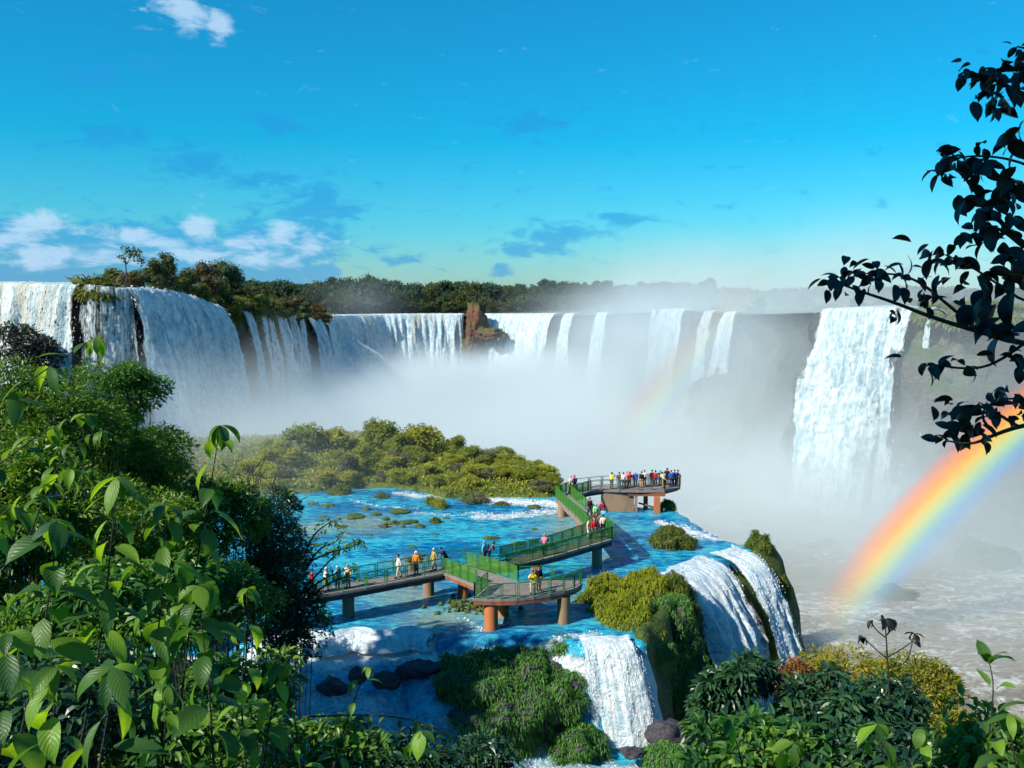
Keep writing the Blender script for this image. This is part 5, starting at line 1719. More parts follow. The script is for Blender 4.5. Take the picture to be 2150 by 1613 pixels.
    V, F = blob_vf(14, 10, (0.115, 0.125, 0.135), 4, 0.06, 2.0)
    V[(V[:, 1] < -0.05), 1] = -0.05
    hood = mesh_py('hood', V + hc + (0, 0.02, 0.0), F, [], True)
    V, F = blob_vf(14, 12, (0.15, 0.10, 0.24), 6, 0.08, 1.5)
    pk = np.array([L((0, 0.20, 1.22))])
    pack = mesh_py('backpack', V + pk, F, [], True)
    for me in (bodym, jacket, trousers, shoes, hair, hood, pack):
        me.materials.clear()
        me.materials.append(None)
    POSES[kind] = dict(body=bodym, jacket=jacket, trousers=trousers, shoes=shoes, hair=hair, hood=hood, backpack=pack)
    return POSES[kind]

CC = dict(red=(0.55, 0.012, 0.015), crimson=(0.36, 0.015, 0.05), pink=(0.75, 0.20, 0.30), magenta=(0.45, 0.06, 0.30), orange=(0.80, 0.22, 0.02), yellow=(0.78, 0.62, 0.02), khaki=(0.45, 0.38, 0.12), cream=(0.72, 0.60, 0.42),
          white=(0.80, 0.78, 0.76), navy=(0.012, 0.025, 0.10), blue=(0.03, 0.10, 0.48), sky=(0.10, 0.45, 0.75), teal=(0.02, 0.25, 0.33), mint=(0.38, 0.72, 0.42), black=(0.012, 0.012, 0.016), grey=(0.12, 0.12, 0.14), brown=(0.12, 0.05, 0.035),
          maroon=(0.10, 0.012, 0.03), jeans=(0.04, 0.07, 0.16), tan=(0.42, 0.28, 0.14), olive=(0.10, 0.10, 0.045), hair_black=(0.012, 0.009, 0.008), hair_brown=(0.06, 0.03, 0.015), hair_blond=(0.42, 0.30, 0.14), hair_white=(0.65, 0.62, 0.58))

def person(px, py, kind, face, jacket, trous, top='hair_black', label='', hood=None, pack=None, h=1.0, z=None, group='visitors on the walkway'):
    """feet at that photo pixel on the deck; face = heading in degrees, 0 looks to the camera (-Y), 90 to +X"""
    po = pose(kind)
    q = P(px, py, DZ if z is None else z)
    t = thing('person', label, 'person', (q[0], q[1], (DZ if z is None else z) + 0.026), math.radians(face), group)
    t.scale = (h, h, h)
    skin = cloth('skin', (0.46, 0.26, 0.17), 0.55)
    def part(n, m):
        o = link(n, po[n], t)
        o.material_slots[0].link = 'OBJECT'
        o.material_slots[0].material = m
        return o
    part('body', skin)
    part('jacket', cloth(jacket, CC[jacket]))
    part('trousers', cloth(trous, CC[trous]))
    part('shoes', cloth('black', CC['black']))
    if hood:
        part('hood', cloth(hood, CC[hood]))
    else:
        part('hair', cloth(top, CC[top]))
    if pack:
        part('backpack', cloth(pack, CC[pack]))
    return t

def build_people():
    A = [(655, 1247, 'walk', 100, 'red', 'black', 'hair_brown', 'person in pink red jacket half hidden by the tree at the left walkway end'), (684, 1243, 'walk', 100, 'white', 'tan', 'hair_white', 'person in white behind the twigs at the left walkway end'),
         (709, 1240, 'stand', 30, 'sky', 'jeans', 'hair_white', 'person with pale hat in light blue behind the twigs'), (731, 1235, 'stand', -20, 'cream', 'grey', 'hair_blond', 'person in cream top just right of the light blue one'),
         (838, 1214, 'walk', -70, 'white', 'cream', 'hair_black', 'person in white jacket and cream trousers walking alone'), (874, 1206, 'stand', -20, 'orange', 'black', 'hair_white', 'person in bright orange jacket and dark trousers'),
         (912, 1199, 'walk', -60, 'khaki', 'tan', 'hair_white', 'white haired person in khaki jacket and tan trousers'), (936, 1193, 'bend', -80, 'navy', 'black', 'hair_brown', 'person in navy coat bending towards the khaki one')]
    for a in A:
        person(*a[:6], top=a[6], label=a[7], h=0.97, hood='white' if 'orange' in a[7] else None)
    person(1017, 1184, 'stand', 60, 'sky', 'jeans', 'hair_white', 'person in light blue poncho beside the leaning one', hood='sky')
    person(1027, 1183, 'bend', 80, 'grey', 'navy', 'hair_black', 'person in dark grey leaning over with a backpack', pack='black')
    person(1143, 1168, 'rail', 170, 'pink', 'black', 'hair_blond', 'person in pink jacket leaning at the far railing')
    person(1118, 1249, 'photo', 0, 'yellow', 'cream', 'hair_brown', 'person in yellow jacket and cream trousers on the round platform', h=0.95)
    person(1131, 1241, 'stand', 20, 'black', 'olive', 'hair_black', 'person in black standing behind the yellow jacket')
    B = [(1238, 1085, 'walk', 20, 'maroon', 'navy', None, 'blue', 'person in dark red with blue bag highest on the ramp'), (1264, 1092, 'stand', 0, 'crimson', 'black', None, None, 'person in crimson at the right railing of the ramp'),
         (1251, 1098, 'walk', 10, 'mint', 'grey', 'mint', None, 'person in pale mint hooded jacket on the ramp'), (1267, 1108, 'stand', -30, 'sky', 'blue', None, None, 'person in sky blue jacket at the right railing'),
         (1252, 1118, 'stand', 0, 'maroon', 'black', None, None, 'tall person in dark maroon in the middle of the bend'), (1247, 1132, 'walk', 10, 'red', 'grey', None, None, 'person in bright red jacket nearest in the bend'),
         (1236, 1132, 'stand', 60, 'cream', 'white', None, None, 'person in pale cream at the inner corner of the bend'), (1266, 1124, 'walk', 180, 'cream', 'black', None, None, 'person in cream jacket and dark trousers at the outer corner'),
         (1259, 1121, 'stand', 180, 'grey', 'navy', None, None, 'person in grey between the maroon and cream jackets')]
    for x, y, k, f, j, tr, hd, pk, lab in B:
        person(x, y, k, f, j, tr, label=lab, hood=hd, pack=pk, top='hair_brown' if j != 'red' else 'hair_blond')
    C_ = [(1199, 1035, 'walk', 200, 'cream', 'tan', 'hair_blond', 'person in beige at the top of the ramp'), (1206, 1033, 'walk', 200, 'magenta', 'navy', 'magenta', 'person in magenta beside the beige one'),
          (1284, 1027, 'photo', 150, 'yellow', 'grey', 'hair_brown', 'person in yellow jacket leftmost on the viewing platform'), (1300, 1027, 'rail', 170, 'brown', 'teal', 'hair_brown', 'person in brown jacket second on the viewing platform'),
          (1309, 1027, 'stand', 190, 'white', 'grey', 'hair_brown', 'person in white top right of the brown jacket'), (1316, 1024.5, 'stand', 160, 'pink', 'tan', 'hair_blond', 'person in pink left of the red hooded jacket'),
          (1322, 1025.5, 'talk', 200, 'red', 'olive', 'red', 'person in red hooded jacket on the viewing platform'), (1334, 1024, 'stand', 180, 'blue', 'jeans', 'hair_white', 'person in blue jacket with white cap'),
          (1347, 1025, 'stand', 150, 'black', 'tan', 'hair_black', 'person in black with khaki trousers carrying a bag'), (1353, 1022, 'stand', 190, 'white', 'black', 'hair_brown', 'person in white behind the khaki trousers'),
          (1369, 1021.5, 'stand', 200, 'black', 'maroon', 'hair_black', 'dark haired person in black left of the red anorak'), (1376, 1022.5, 'stand', 170, 'red', 'navy', 'hair_black', 'person in red anorak with white sleeve stripe'),
          (1386, 1021, 'rail', 190, 'teal', 'black', 'sky', 'person in teal hooded jacket leaning at the railing'), (1393, 1025, 'bend', 200, 'cream', 'tan', 'hair_brown', 'crouching person in beige right of the teal jacket'),
          (1400, 1019.5, 'photo', 170, 'black', 'black', 'hair_black', 'tallest person in black taking pictures on the platform'), (1409, 1022.5, 'stand', 190, 'blue', 'navy', 'hair_brown', 'person in blue anorak near the platform end'),
          (1416, 1021, 'stand', 170, 'blue', 'black', 'hair_brown', 'second person in blue behind the blue anorak'), (1421, 1021.5, 'rail', 110, 'black', 'black', 'hair_black', 'person in black at the very end of the platform')]
    for x, y, k, f, j, tr, tp, lab in C_:
        hd = tp if not tp.startswith('hair') else None
        person(x, y, k, f, j, tr, top=tp if hd is None else 'hair_black', label=lab, hood=hd, h=1.04 if 'tallest' in lab else 0.99, group='visitors on the viewing platform', pack='black' if 'bag' in lab else None)

# ------------------------------------------------------------------ the near bank with its undergrowth
def bank_z(x, y):
    x, y = np.asarray(x, float), np.asarray(y, float)
    k = sstep(-3.0, -12.0, x)
    sl = 0.95 + (0.36 - 0.95) * k
    z = 20.7 - sl * np.maximum(y - 0.5, 0)
    z = z - k * 1.1 * np.maximum(y - 33, 0)
    z = z + 13.0 * sstep(-20, -46, x) * sstep(52, 38, y)
    z = np.where(y < 0.5, 20.7 + 0.05 * (0.5 - y), z)
    return np.maximum(z + 0.25 * fbm(x * 0.3, y * 0.3, 0, 3), -24.0)

def build_bank():
    xs, ys = np.arange(-110, 110, 1.0), np.arange(-40, 64, 1.0)
    X, Y = np.meshgrid(xs, ys, indexing='ij')
    Z = bank_z(X, Y)
    tag(link('ground', mesh_np('ground', np.stack([X, Y, Z], -1).reshape(-1, 3), grid_faces(*X.shape), [M['bank']])), kind='structure')

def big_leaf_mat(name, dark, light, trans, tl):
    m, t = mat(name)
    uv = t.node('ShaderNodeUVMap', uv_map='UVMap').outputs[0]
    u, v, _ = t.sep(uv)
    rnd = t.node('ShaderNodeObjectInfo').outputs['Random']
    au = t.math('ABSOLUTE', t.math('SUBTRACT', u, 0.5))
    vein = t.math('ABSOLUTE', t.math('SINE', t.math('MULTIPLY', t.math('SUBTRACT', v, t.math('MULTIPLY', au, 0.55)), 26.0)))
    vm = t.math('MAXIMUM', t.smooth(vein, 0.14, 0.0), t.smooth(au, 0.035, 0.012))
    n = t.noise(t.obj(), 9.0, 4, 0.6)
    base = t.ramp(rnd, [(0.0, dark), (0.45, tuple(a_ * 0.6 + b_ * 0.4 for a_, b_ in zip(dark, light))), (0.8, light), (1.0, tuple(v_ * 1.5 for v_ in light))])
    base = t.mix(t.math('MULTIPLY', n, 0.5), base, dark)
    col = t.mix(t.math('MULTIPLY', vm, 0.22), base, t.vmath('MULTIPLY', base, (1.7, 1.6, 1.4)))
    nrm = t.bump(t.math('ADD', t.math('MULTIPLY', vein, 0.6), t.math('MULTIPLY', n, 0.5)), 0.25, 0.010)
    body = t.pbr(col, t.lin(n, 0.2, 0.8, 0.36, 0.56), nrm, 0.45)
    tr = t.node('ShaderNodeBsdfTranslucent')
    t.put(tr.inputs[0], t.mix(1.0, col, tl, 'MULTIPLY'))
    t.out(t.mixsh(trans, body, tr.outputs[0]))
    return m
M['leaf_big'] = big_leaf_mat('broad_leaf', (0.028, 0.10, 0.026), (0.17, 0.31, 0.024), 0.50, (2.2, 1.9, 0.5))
M['leaf_dark'] = big_leaf_mat('silhouette_leaf', (0.007, 0.010, 0.010), (0.016, 0.022, 0.016), 0.08, (1.0, 1.0, 0.8))  # near-black base: the shade of backlit leaves is put into the colour
M['under_green'] = leaf_mat('undergrowth_leaves', (0.024, 0.095, 0.024), (0.075, 0.20, 0.028), (0.17, 0.29, 0.028), 0.45, 0.4)
M['under_bright'] = leaf_mat('sunny_undergrowth_leaves', (0.035, 0.10, 0.014), (0.10, 0.21, 0.016), (0.20, 0.30, 0.022), 0.42, 0.42)
M['under_dark'] = leaf_mat('dark_undergrowth_leaves', (0.009, 0.034, 0.022), (0.022, 0.072, 0.034), (0.05, 0.125, 0.042), 0.30, 0.32)
M['under_purple'] = leaf_mat('purplish_leaves', (0.03, 0.03, 0.035), (0.045, 0.075, 0.04), (0.12, 0.06, 0.09), 0.3, 0.45)
M['under_gold'] = leaf_mat('golden_leaves', (0.09, 0.12, 0.012), (0.20, 0.215, 0.016), (0.36, 0.29, 0.025), 0.4, 0.5)
M['under_rust'] = leaf_mat('rusty_leaves', (0.10, 0.05, 0.015), (0.22, 0.11, 0.03), (0.34, 0.17, 0.06), 0.4, 0.5)
M['stem'] = rock_mat('dark_stem', (0.012, 0.014, 0.008), (0.03, 0.03, 0.016), (0.03, 0.05, 0.012), 0.3, 8.0)

def leaf_shape(length, width, droop, fold, curl=0.0, nu=9):
    """broad pointed leaf growing along +X from the origin"""
    vs = np.array([-1, -0.5, 0, 0.5, 1.0])
    V, UV = [], []
    x = z = 0.0
    ang = 0.35
    for i in range(nu):
        t = i / (nu - 1)
        wv = width * (math.sin(math.pi * min(1, t ** 0.75)) ** 0.85 if 0 < t < 1 else 0.0) * (1.0 if t < 0.75 else 1.0 - 0.55 * (t - 0.75) / 0.25)
        wv = max(wv, 0.004 * length)
        for a in vs:
            V.append((x + abs(a) * 0.03 * length * math.sin(math.pi * t), a * wv / 2 * math.cos(fold), z + abs(a) * wv / 2 * math.sin(fold) - 0.15 * wv * (a * a) * curl))
            UV.append((a * 0.5 + 0.5, t))
        x += math.cos(ang) * length / (nu - 1)
        z += math.sin(ang) * length / (nu - 1)
        ang -= droop / (nu - 1)
    return np.array(V), grid_faces(nu, 5), np.array(UV)

LEAVES = {}
def leaf_set(key, m, wr=0.46):
    if key not in LEAVES:
        rr = random.Random(len(LEAVES) + 2)
        LEAVES[key] = []
        for k in range(6):
            V, F, UV = leaf_shape(1.0, wr * rr.uniform(0.85, 1.15), rr.uniform(0.6, 1.7), rr.uniform(0.15, 0.55), rr.uniform(0, 1))
            LEAVES[key].append(mesh_np('leaf', V, F, [M[m]], uv=UV))
    return LEAVES[key]

def add_leaf(parent, base, pos, az, pitch, roll, size, ls, rr):
    o = link('leaf', ls[rr.randrange(len(ls))], parent)
    o.location = tuple(np.asarray(pos) - base)
    o.rotation_euler = (Matrix.Rotation(az, 3, 'Z') @ Matrix.Rotation(-pitch, 3, 'Y') @ Matrix.Rotation(roll, 3, 'X')).to_euler()
    o.scale = (size, size, size)
    return o

def stem_plant(label, pts, Y, L, seed, f0=0.25, step=0.16, cat='plant', taper=True, up=False, ls=None, name='broad_leaf_plant', top=5, rad=0.008, lk=None):
    """broad leaved plant: a stem through photo pixels at depth Y, leaf pairs along it and a whorl on top"""
    rr = random.Random(seed)
    q = [D(a, b, Y + (c if len(p) > 2 else 0)) for p in pts for a, b, *r in [p] for c in [r[0] if r else 0]]
    base = np.array(q[0])
    t = thing(name, label, cat, tuple(base))
    ln, _ = resample3(chaikin(np.array(q), 2), 0.05)
    V, F = tube_vf(ln - base, np.linspace(rad, rad * 0.35, len(ln)), 6)
    link('stem', mesh_py('stem', V, F, [M['stem']], True), t)
    ls = ls or leaf_set('big', 'leaf_big')
    n = len(ln)
    tot = n * 0.05
    k = max(2, int(tot * (1 - f0) / step))
    az = rr.uniform(0, 6.28)
    for i in range(k):
        f = f0 + (1 - f0) * i / k
        p = ln[min(n - 1, int(f * n))]
        az += 1.57 + rr.uniform(-0.5, 0.5)
        s = L * (1.1 - 0.45 * f if taper else 1.0) * rr.uniform(0.75, 1.15)
        for sgn in (0, math.pi):
            a = az + sgn + rr.uniform(-0.3, 0.3)
            stalk = np.array([math.cos(a), math.sin(a), 0.25]) * s * 0.18
            add_leaf(t, base, p + stalk, a, rr.uniform(-1.25, -0.15) if not up else rr.uniform(0.1, 0.7), rr.uniform(-0.4, 0.4), s, ls, rr)
    for i in range(top):
        a = az + i * 6.28 / top + rr.uniform(-0.3, 0.3)
        add_leaf(t, base, ln[-1], a, rr.uniform(-1.35, -0.35) if not up else rr.uniform(0.2, 1.0), rr.uniform(-0.4, 0.4), L * rr.uniform(0.6, 1.0) * (0.75 if taper else 1.0), ls, rr)
    return t

def resample3(pts, step):
    pts = np.asarray(pts, float)
    s = np.concatenate([[0], np.cumsum(np.linalg.norm(np.diff(pts, axis=0), axis=1))])
    n = max(3, int(s[-1] / step) + 1)
    tt = np.linspace(0, s[-1], n)
    return np.stack([np.interp(tt, s, pts[:, k]) for k in range(3)], 1), tt

def leaf8(p, d, nrm, L, Wd, fold=0.3, droop=0.25):
    """N eight-triangle leaves with a bent rib"""
    d = d / (np.linalg.norm(d, axis=1)[:, None] + 1e-9)
    sd = np.cross(d, nrm)
    sd /= np.linalg.norm(sd, axis=1)[:, None] + 1e-9
    up = np.cross(sd, d)
    L, Wd = L[:, None], Wd[:, None]
    g = np.array([0, 0, -1.0])
    m1 = p + d * L * 0.33
    m2 = p + d * L * 0.68 + g * L * droop * 0.25
    tp = p + d * L + g * L * droop * 0.7
    r1, l1 = m1 + sd * Wd * 0.48 + up * Wd * fold, m1 - sd * Wd * 0.48 + up * Wd * fold
    r2, l2 = m2 + sd * Wd * 0.38 + up * Wd * fold * 0.8, m2 - sd * Wd * 0.38 + up * Wd * fold * 0.8
    V = np.stack([p, m1, m2, tp, r1, r2, l1, l2], 1).reshape(-1, 3)
    i = np.arange(len(p)) * 8
    T = [(0, 4, 1), (1, 4, 5), (1, 5, 2), (2, 5, 3), (0, 1, 6), (1, 7, 6), (1, 2, 7), (2, 3, 7)]
    return V, np.concatenate([np.stack([i + a, i + b, i + c], 1) for a, b, c in T])

def bush(label, px, py, rx, ry, Y, n, leaf, m, seed, cat='bush', name='bush', clumps=26, cr=0.34, depth=None, fine=False, wl=0.5, shell=0.45, droop=0.35, sprigs=0):
    """leafy bush of photo size (rx, ry px) at depth Y: foliage, stems, loose sprigs"""
    rng = np.random.RandomState(seed)
    c = D(px, py, Y)
    R = np.array([pxm(rx, Y), depth or pxm(rx, Y) * 0.9, pxm(ry, Y)])
    gz = float(bank_z(c[0], c[1]))
    base = np.array([c[0], c[1], min(gz, c[2] - R[2] * 0.8)])
    t = thing(name, label, cat, tuple(base))
    d = rng.normal(size=(clumps, 3))
    d /= np.linalg.norm(d, axis=1)[:, None]
    C = d * rng.uniform(shell, 0.9, clumps)[:, None]
    csz = cr * rng.uniform(0.6, 1.35, clumps)
    k = rng.randint(0, clumps, n)
    q = rng.normal(size=(n, 3))
    q /= np.linalg.norm(q, axis=1)[:, None]
    q[:, 2] = np.where(rng.rand(n) < 0.6, np.abs(q[:, 2]), q[:, 2])
    pos = (C[k] + q * (csz[k] * rng.uniform(0.35, 1.0, n) ** 0.5)[:, None]) * R
    dirn = q * (1, 1, 0.5) + 0.6 * rng.normal(size=(n, 3)) + np.array([0, 0, -droop])
    nrm = np.array([0, 0, 1.0]) + 0.5 * q + 0.45 * rng.normal(size=(n, 3))
    L = leaf * rng.uniform(0.55, 1.35, n)
    V, F = (leaf_quads if fine else leaf8)(pos, dirn, nrm, L, L * wl)
    rep = 4 if fine else 8
    tint = np.repeat(np.clip(rng.uniform(0.1, 0.75, clumps)[k] + rng.normal(0, 0.2, n) + 0.15 * q[:, 2], 0, 1), rep)
    o = link('foliage', mesh_np('foliage', V + (c - base), F, [M[m]], {'tint': tint}, smooth=False), t)
    o['kind'] = 'stuff'
    parts = []
    for i in range(min(10, clumps)):
        e = C[i] * R + (c - base)
        parts.append(tube_vf([(0, 0, 0), e * 0.5 + rng.normal(0, 0.05, 3) * R, e], [R[0] * 0.035, R[0] * 0.022, R[0] * 0.008], 5))
    for i in range(sprigs):
        e0 = C[i % clumps] * R
        e1 = e0 * 1.15 + (rng.uniform(-.15, .3), 0, rng.uniform(0.0, 0.35)) * R
        parts.append(tube_vf([e0 + (c - base), (e0 + e1) / 2 + (c - base), e1 + (c - base)], [R[0] * 0.012, R[0] * 0.008, R[0] * 0.004], 4))
    Vt, Ft = join_vf(parts)
    link('stems', mesh_py('stems', Vt, Ft, [M['stem']], True), t)
    return t

def build_foreground():
    B = [  # label, px, py, rx, ry, Y, n, leaf, material
        ('purplish leafed shrub at the left edge before the sunlit fall', 38, 738, 78, 72, 24, 3800, 0.13, 'under_purple', 20),
        ('feathery dark shrub reaching up in front of the shaded curtain', 270, 825, 90, 72, 28, 8500, 0.13, 'under_green', 14),
        ('bright dense bush with rounded clumps at mid left', 270, 985, 150, 120, 27, 20000, 0.14, 'under_bright', 0),
        ('yellow green bush at the left edge below the purplish shrub', 70, 880, 160, 105, 21, 13000, 0.13, 'under_bright', 8),
        ('large sunny thicket at the left edge', 70, 1060, 170, 130, 17, 12000, 0.13, 'under_bright', 0),
        ('dim bush behind the tall stem at left', 260, 1140, 180, 120, 20, 15000, 0.13, 'under_bright', 0),
        ('rounded bush filling the gap below the feathery shrub', 170, 905, 125, 75, 24, 9500, 0.14, 'under_bright', 10),
        ('deep green bush at the left edge behind the arching leaves', 20, 1180, 120, 130, 15, 6500, 0.13, 'under_green', 0),
        ('mid green bush between the tall stem and the leaning tree', 390, 1200, 110, 110, 21, 9000, 0.13, 'under_green', 0),
        ('dark leafy tree leaning over the left end of the walkway', 585, 1150, 100, 120, 25, 12000, 0.12, 'under_dark', 24),
        ('lower hanging crown of dark leaves above the river step', 600, 1300, 82, 110, 24, 9000, 0.12, 'under_dark', 12),
        ('mid green bush left of the dark leaning tree', 460, 1095, 105, 95, 23, 9500, 0.13, 'under_green', 14),
        ('shadowy bush under the leaning tree', 470, 1280, 120, 120, 19, 7000, 0.13, 'under_green', 6),
        ('leafy bush low at left centre beside the rapids', 520, 1450, 130, 80, 13, 3200, 0.13, 'under_green', 8),
        ('dense undergrowth behind the broad leaves at left', 200, 1290, 230, 130, 11, 5200, 0.14, 'under_green', 0),
        ('dark undergrowth in the bottom left corner', 130, 1500, 220, 130, 7.5, 2600, 0.12, 'under_dark', 0),
        ('glossy undergrowth at the bottom left of centre', 420, 1560, 190, 80, 7.5, 2200, 0.10, 'under_green', 0),
        ('low leaves along the bottom edge below the boulders', 680, 1575, 130, 55, 8.5, 1500, 0.10, 'under_green', 6),
        ('sprawling leaves at the bottom edge left of the mossy rocks', 860, 1595, 120, 45, 8.5, 1300, 0.10, 'under_dark', 8),
        ('small leaved bush at the bottom edge under the mossy rocks', 1010, 1600, 85, 45, 10, 1500, 0.08, 'under_dark', 6),
        ('dark drooping bush left in the bottom right thicket', 1520, 1480, 68, 90, 11, 1700, 0.13, 'under_dark', 6),
        ('pointed dark bush top beside the terrace waterfall', 1590, 1415, 44, 46, 11.5, 700, 0.14, 'under_dark', 4),
        ('wide dark bush in the middle of the bottom right thicket', 1750, 1495, 110, 80, 11, 2200, 0.13, 'under_dark', 8),
        ('dark bush below the bare sapling', 1870, 1500, 85, 75, 11.5, 1700, 0.12, 'under_dark', 6),
        ('golden sunlit bush behind the dark bushes', 1820, 1430, 150, 62, 30, 9000, 0.16, 'under_gold', 10),
        ('golden bush sloping down at the right of the sapling', 1945, 1460, 75, 66, 28, 4500, 0.15, 'under_gold', 6),
        ('rusty orange bush glowing under the foot of the rainbow', 1675, 1435, 42, 60, 27, 3000, 0.14, 'under_rust', 4),
        ('yellow leaved bush low in the bottom right thicket', 1980, 1535, 80, 45, 17, 2600, 0.13, 'under_gold', 0),
        ('broad dim undergrowth along the bottom edge right of centre', 1600, 1585, 190, 70, 7.5, 2000, 0.11, 'under_green', 0),
        ('undergrowth in the bottom right corner', 2090, 1570, 130, 80, 7, 1500, 0.11, 'under_green', 0),
        ('dim undergrowth below the golden bushes', 1850, 1590, 150, 60, 7.5, 1700, 0.11, 'under_dark', 0)]
    for i, (lab, px, py, rx, ry, Y, n, leaf, m, sp) in enumerate(B):
        bush(lab, px, py, rx, ry, Y, n, leaf, m, 700 + i, fine=Y > 15, sprigs=sp, clumps=34 if rx > 100 else 22, cr=0.32 if rx > 100 else 0.42, cat='tree' if 'tree' in lab.split(' left')[0] and 'tree leaning' in lab else 'bush', wl=0.42)
    # broad leaved plants close to the lens
    S_ = [('tallest broad leaved stem rising before the island with curled top leaves', [(370, 1560), (398, 1320), (414, 1170), (446, 1000), (462, 893)], 5.6, 0.30, 0.20, 5),
          ('plant with pale drooping leaf crown in front of the bright bush', [(170, 1560), (215, 1330), (232, 1160), (246, 1003)], 5.2, 0.34, 0.35, 5),
          ('plant with wide arching leaves at the left edge', [(40, 1560), (90, 1330), (112, 1200), (118, 1095)], 5.0, 0.34, 0.35, 5),
          ('plant with one lit lime leaf left of the tall stem', [(310, 1580), (335, 1300), (345, 1170), (345, 1060)], 5.4, 0.32, 0.35, 5),
          ('low plant with very large leaves in the bottom left', [(190, 1700), (225, 1520), (238, 1400)], 4.2, 0.36, 0.45, 6),
          ('leafy plant right of the tall stem', [(450, 1640), (440, 1450), (425, 1330), (415, 1230)], 5.2, 0.30, 0.25, 5),
          ('plant with hanging yellow green leaves near the leaning tree', [(520, 1650), (505, 1480), (515, 1330), (520, 1235)], 6.0, 0.24, 0.3, 5),
          ('dark stem slanting across the upper left with hanging leaves', [(-60, 885), (40, 815), (120, 760), (205, 705)], 6.2, 0.26, 0.10, 4),
          ('leafy shoot below the slanting stem at the left edge', [(-40, 1000), (20, 960), (90, 905), (180, 870)], 6.6, 0.26, 0.1, 4),
          ('leafy shoot with lime leaves at the left edge above the thicket', [(-50, 1120), (30, 1060), (110, 1010), (150, 985)], 7.0, 0.26, 0.1, 4),
          ('shoot with hanging lime leaves in front of the bright dense bush', [(60, 1130), (110, 1000), (150, 930), (215, 905)], 7.5, 0.24, 0.2, 4),
          ('plant with blue sheen leaves in the bottom left corner', [(-20, 1700), (10, 1520), (15, 1330)], 4.6, 0.30, 0.3, 5),
          ('plant at the bottom left with upright stem', [(100, 1720), (110, 1560), (118, 1400)], 4.4, 0.30, 0.35, 5),
          ('plant with leaves spread before the rapids', [(330, 1720), (345, 1560), (352, 1440)], 4.6, 0.30, 0.35, 6),
          ('plant with pointed leaves at the bottom before the boulders', [(540, 1720), (560, 1560), (585, 1395)], 5.8, 0.25, 0.35, 5),
          ('thin arching stem with small leaves before the white water', [(690, 1650), (725, 1520), (755, 1440), (775, 1402)], 6.0, 0.16, 0.25, 4),
          ('slender leafy stem at the bottom below the dark boulders', [(640, 1700), (625, 1560), (612, 1440), (600, 1390)], 6.2, 0.17, 0.3, 4),
          ('plant with large leaf pair before the mossy rocks', [(850, 1720), (872, 1620), (885, 1535)], 5.4, 0.24, 0.5, 5),
          ('long trailing stem bending right above the bottom edge', [(640, 1505), (780, 1500), (880, 1512), (960, 1555)], 6.4, 0.12, 0.2, 3),
          ('broad leaf plant at the bottom left of the right thicket', [(1570, 1720), (1560, 1600), (1530, 1510)], 5.6, 0.27, 0.35, 5),
          ('broad leaf plant in the middle of the right thicket', [(1870, 1720), (1862, 1620), (1842, 1520)], 5.4, 0.27, 0.4, 5),
          ('upright plant with four big leaves against the gorge at right', [(2060, 1720), (2075, 1560), (2088, 1440), (2078, 1395)], 5.2, 0.25, 0.5, 4),
          ('plant with dangling leaves in the right corner', [(2150, 1720), (2130, 1600), (2120, 1500)], 5.0, 0.28, 0.35, 5),
          ('low plant at the bottom of the right thicket', [(1700, 1720), (1690, 1640), (1665, 1560)], 5.2, 0.27, 0.4, 5),
          ('plant between the dark bushes and the yellow bush', [(1960, 1720), (1950, 1620), (1935, 1530)], 5.8, 0.25, 0.4, 5)]
    for i, (lab, pts, Y, L, f0, top) in enumerate(S_):
        up = 'four big' in lab
        stem_plant(lab, pts, Y, L, 900 + i, f0, 0.13, top=top, up=up, ls=(leaf_set('big', 'leaf_big'), leaf_set('narrow', 'leaf_big', 0.33), leaf_set('wide', 'leaf_big', 0.56))[0 if up else i % 3])
    # leafless sapling with leaf tufts
    rr = random.Random(4)
    b = D(1868, 1480, 10)
    t = thing('sapling', 'thin bare sapling with curled leaf tufts against the gorge water', 'sapling', tuple(b))
    tips = [[(1868, 1480), (1864, 1390), (1858, 1300)], [(1864, 1385), (1835, 1360), (1812, 1338)], [(1864, 1380), (1895, 1362), (1925, 1340)], [(1861, 1340), (1838, 1322), (1828, 1303)], [(1860, 1335), (1876, 1318), (1880, 1303)], [(1866, 1400), (1905, 1395), (1920, 1330)]]
    ls = leaf_set('tuft', 'leaf_dark', 0.5)
    for k, tp in enumerate(tips):
        q = np.array([D(x, y, 10) for x, y in tp])
        V, F = tube_vf(chaikin(q, 2) - b, np.linspace(0.016 if k == 0 else 0.009, 0.005, len(chaikin(q, 2))), 5)
        link('branch' if k else 'stem', mesh_py('branch', V, F, [M['stem']], True), t)
        for j in range(9 if k == 0 else 5):
            add_leaf(t, b, q[-1], rr.uniform(0, 6.28), rr.uniform(-1.4, -0.3), rr.uniform(-1, 1), rr.uniform(0.09, 0.14) * (1.3 if k == 0 else 1.0), ls, rr)
    # bare twigs over the leaning tree
    b = D(520, 1060, 23)
    t = thing('bare_twigs', 'spray of thin bare twigs above the dark leaning tree', 'twigs', tuple(b))
    for k in range(16):
        x0 = rr.uniform(490, 590)
        q = np.array([D(x0, 1060, 23), D(x0 + rr.uniform(-25, 25), rr.uniform(1000, 1030), 23), D(x0 + rr.uniform(-50, 40), rr.uniform(945, 1000), 23)])
        V, F = tube_vf(chaikin(q, 2) - b, np.linspace(0.012, 0.004, len(chaikin(q, 2))), 4)
        link('twig', mesh_py('twig', V, F, [M['stem']], True), t)
    q = np.array([D(590, 1075, 23), D(618, 1056, 23), D(645, 1044, 23)])
    V, F = tube_vf(chaikin(q, 2) - b, 0.012, 5)
    link('twig', mesh_py('twig', V, F, [M['stem']], True), t)
    # leafy twigs reaching right from the leaning tree over the walkway
    b = D(640, 1240, 24)
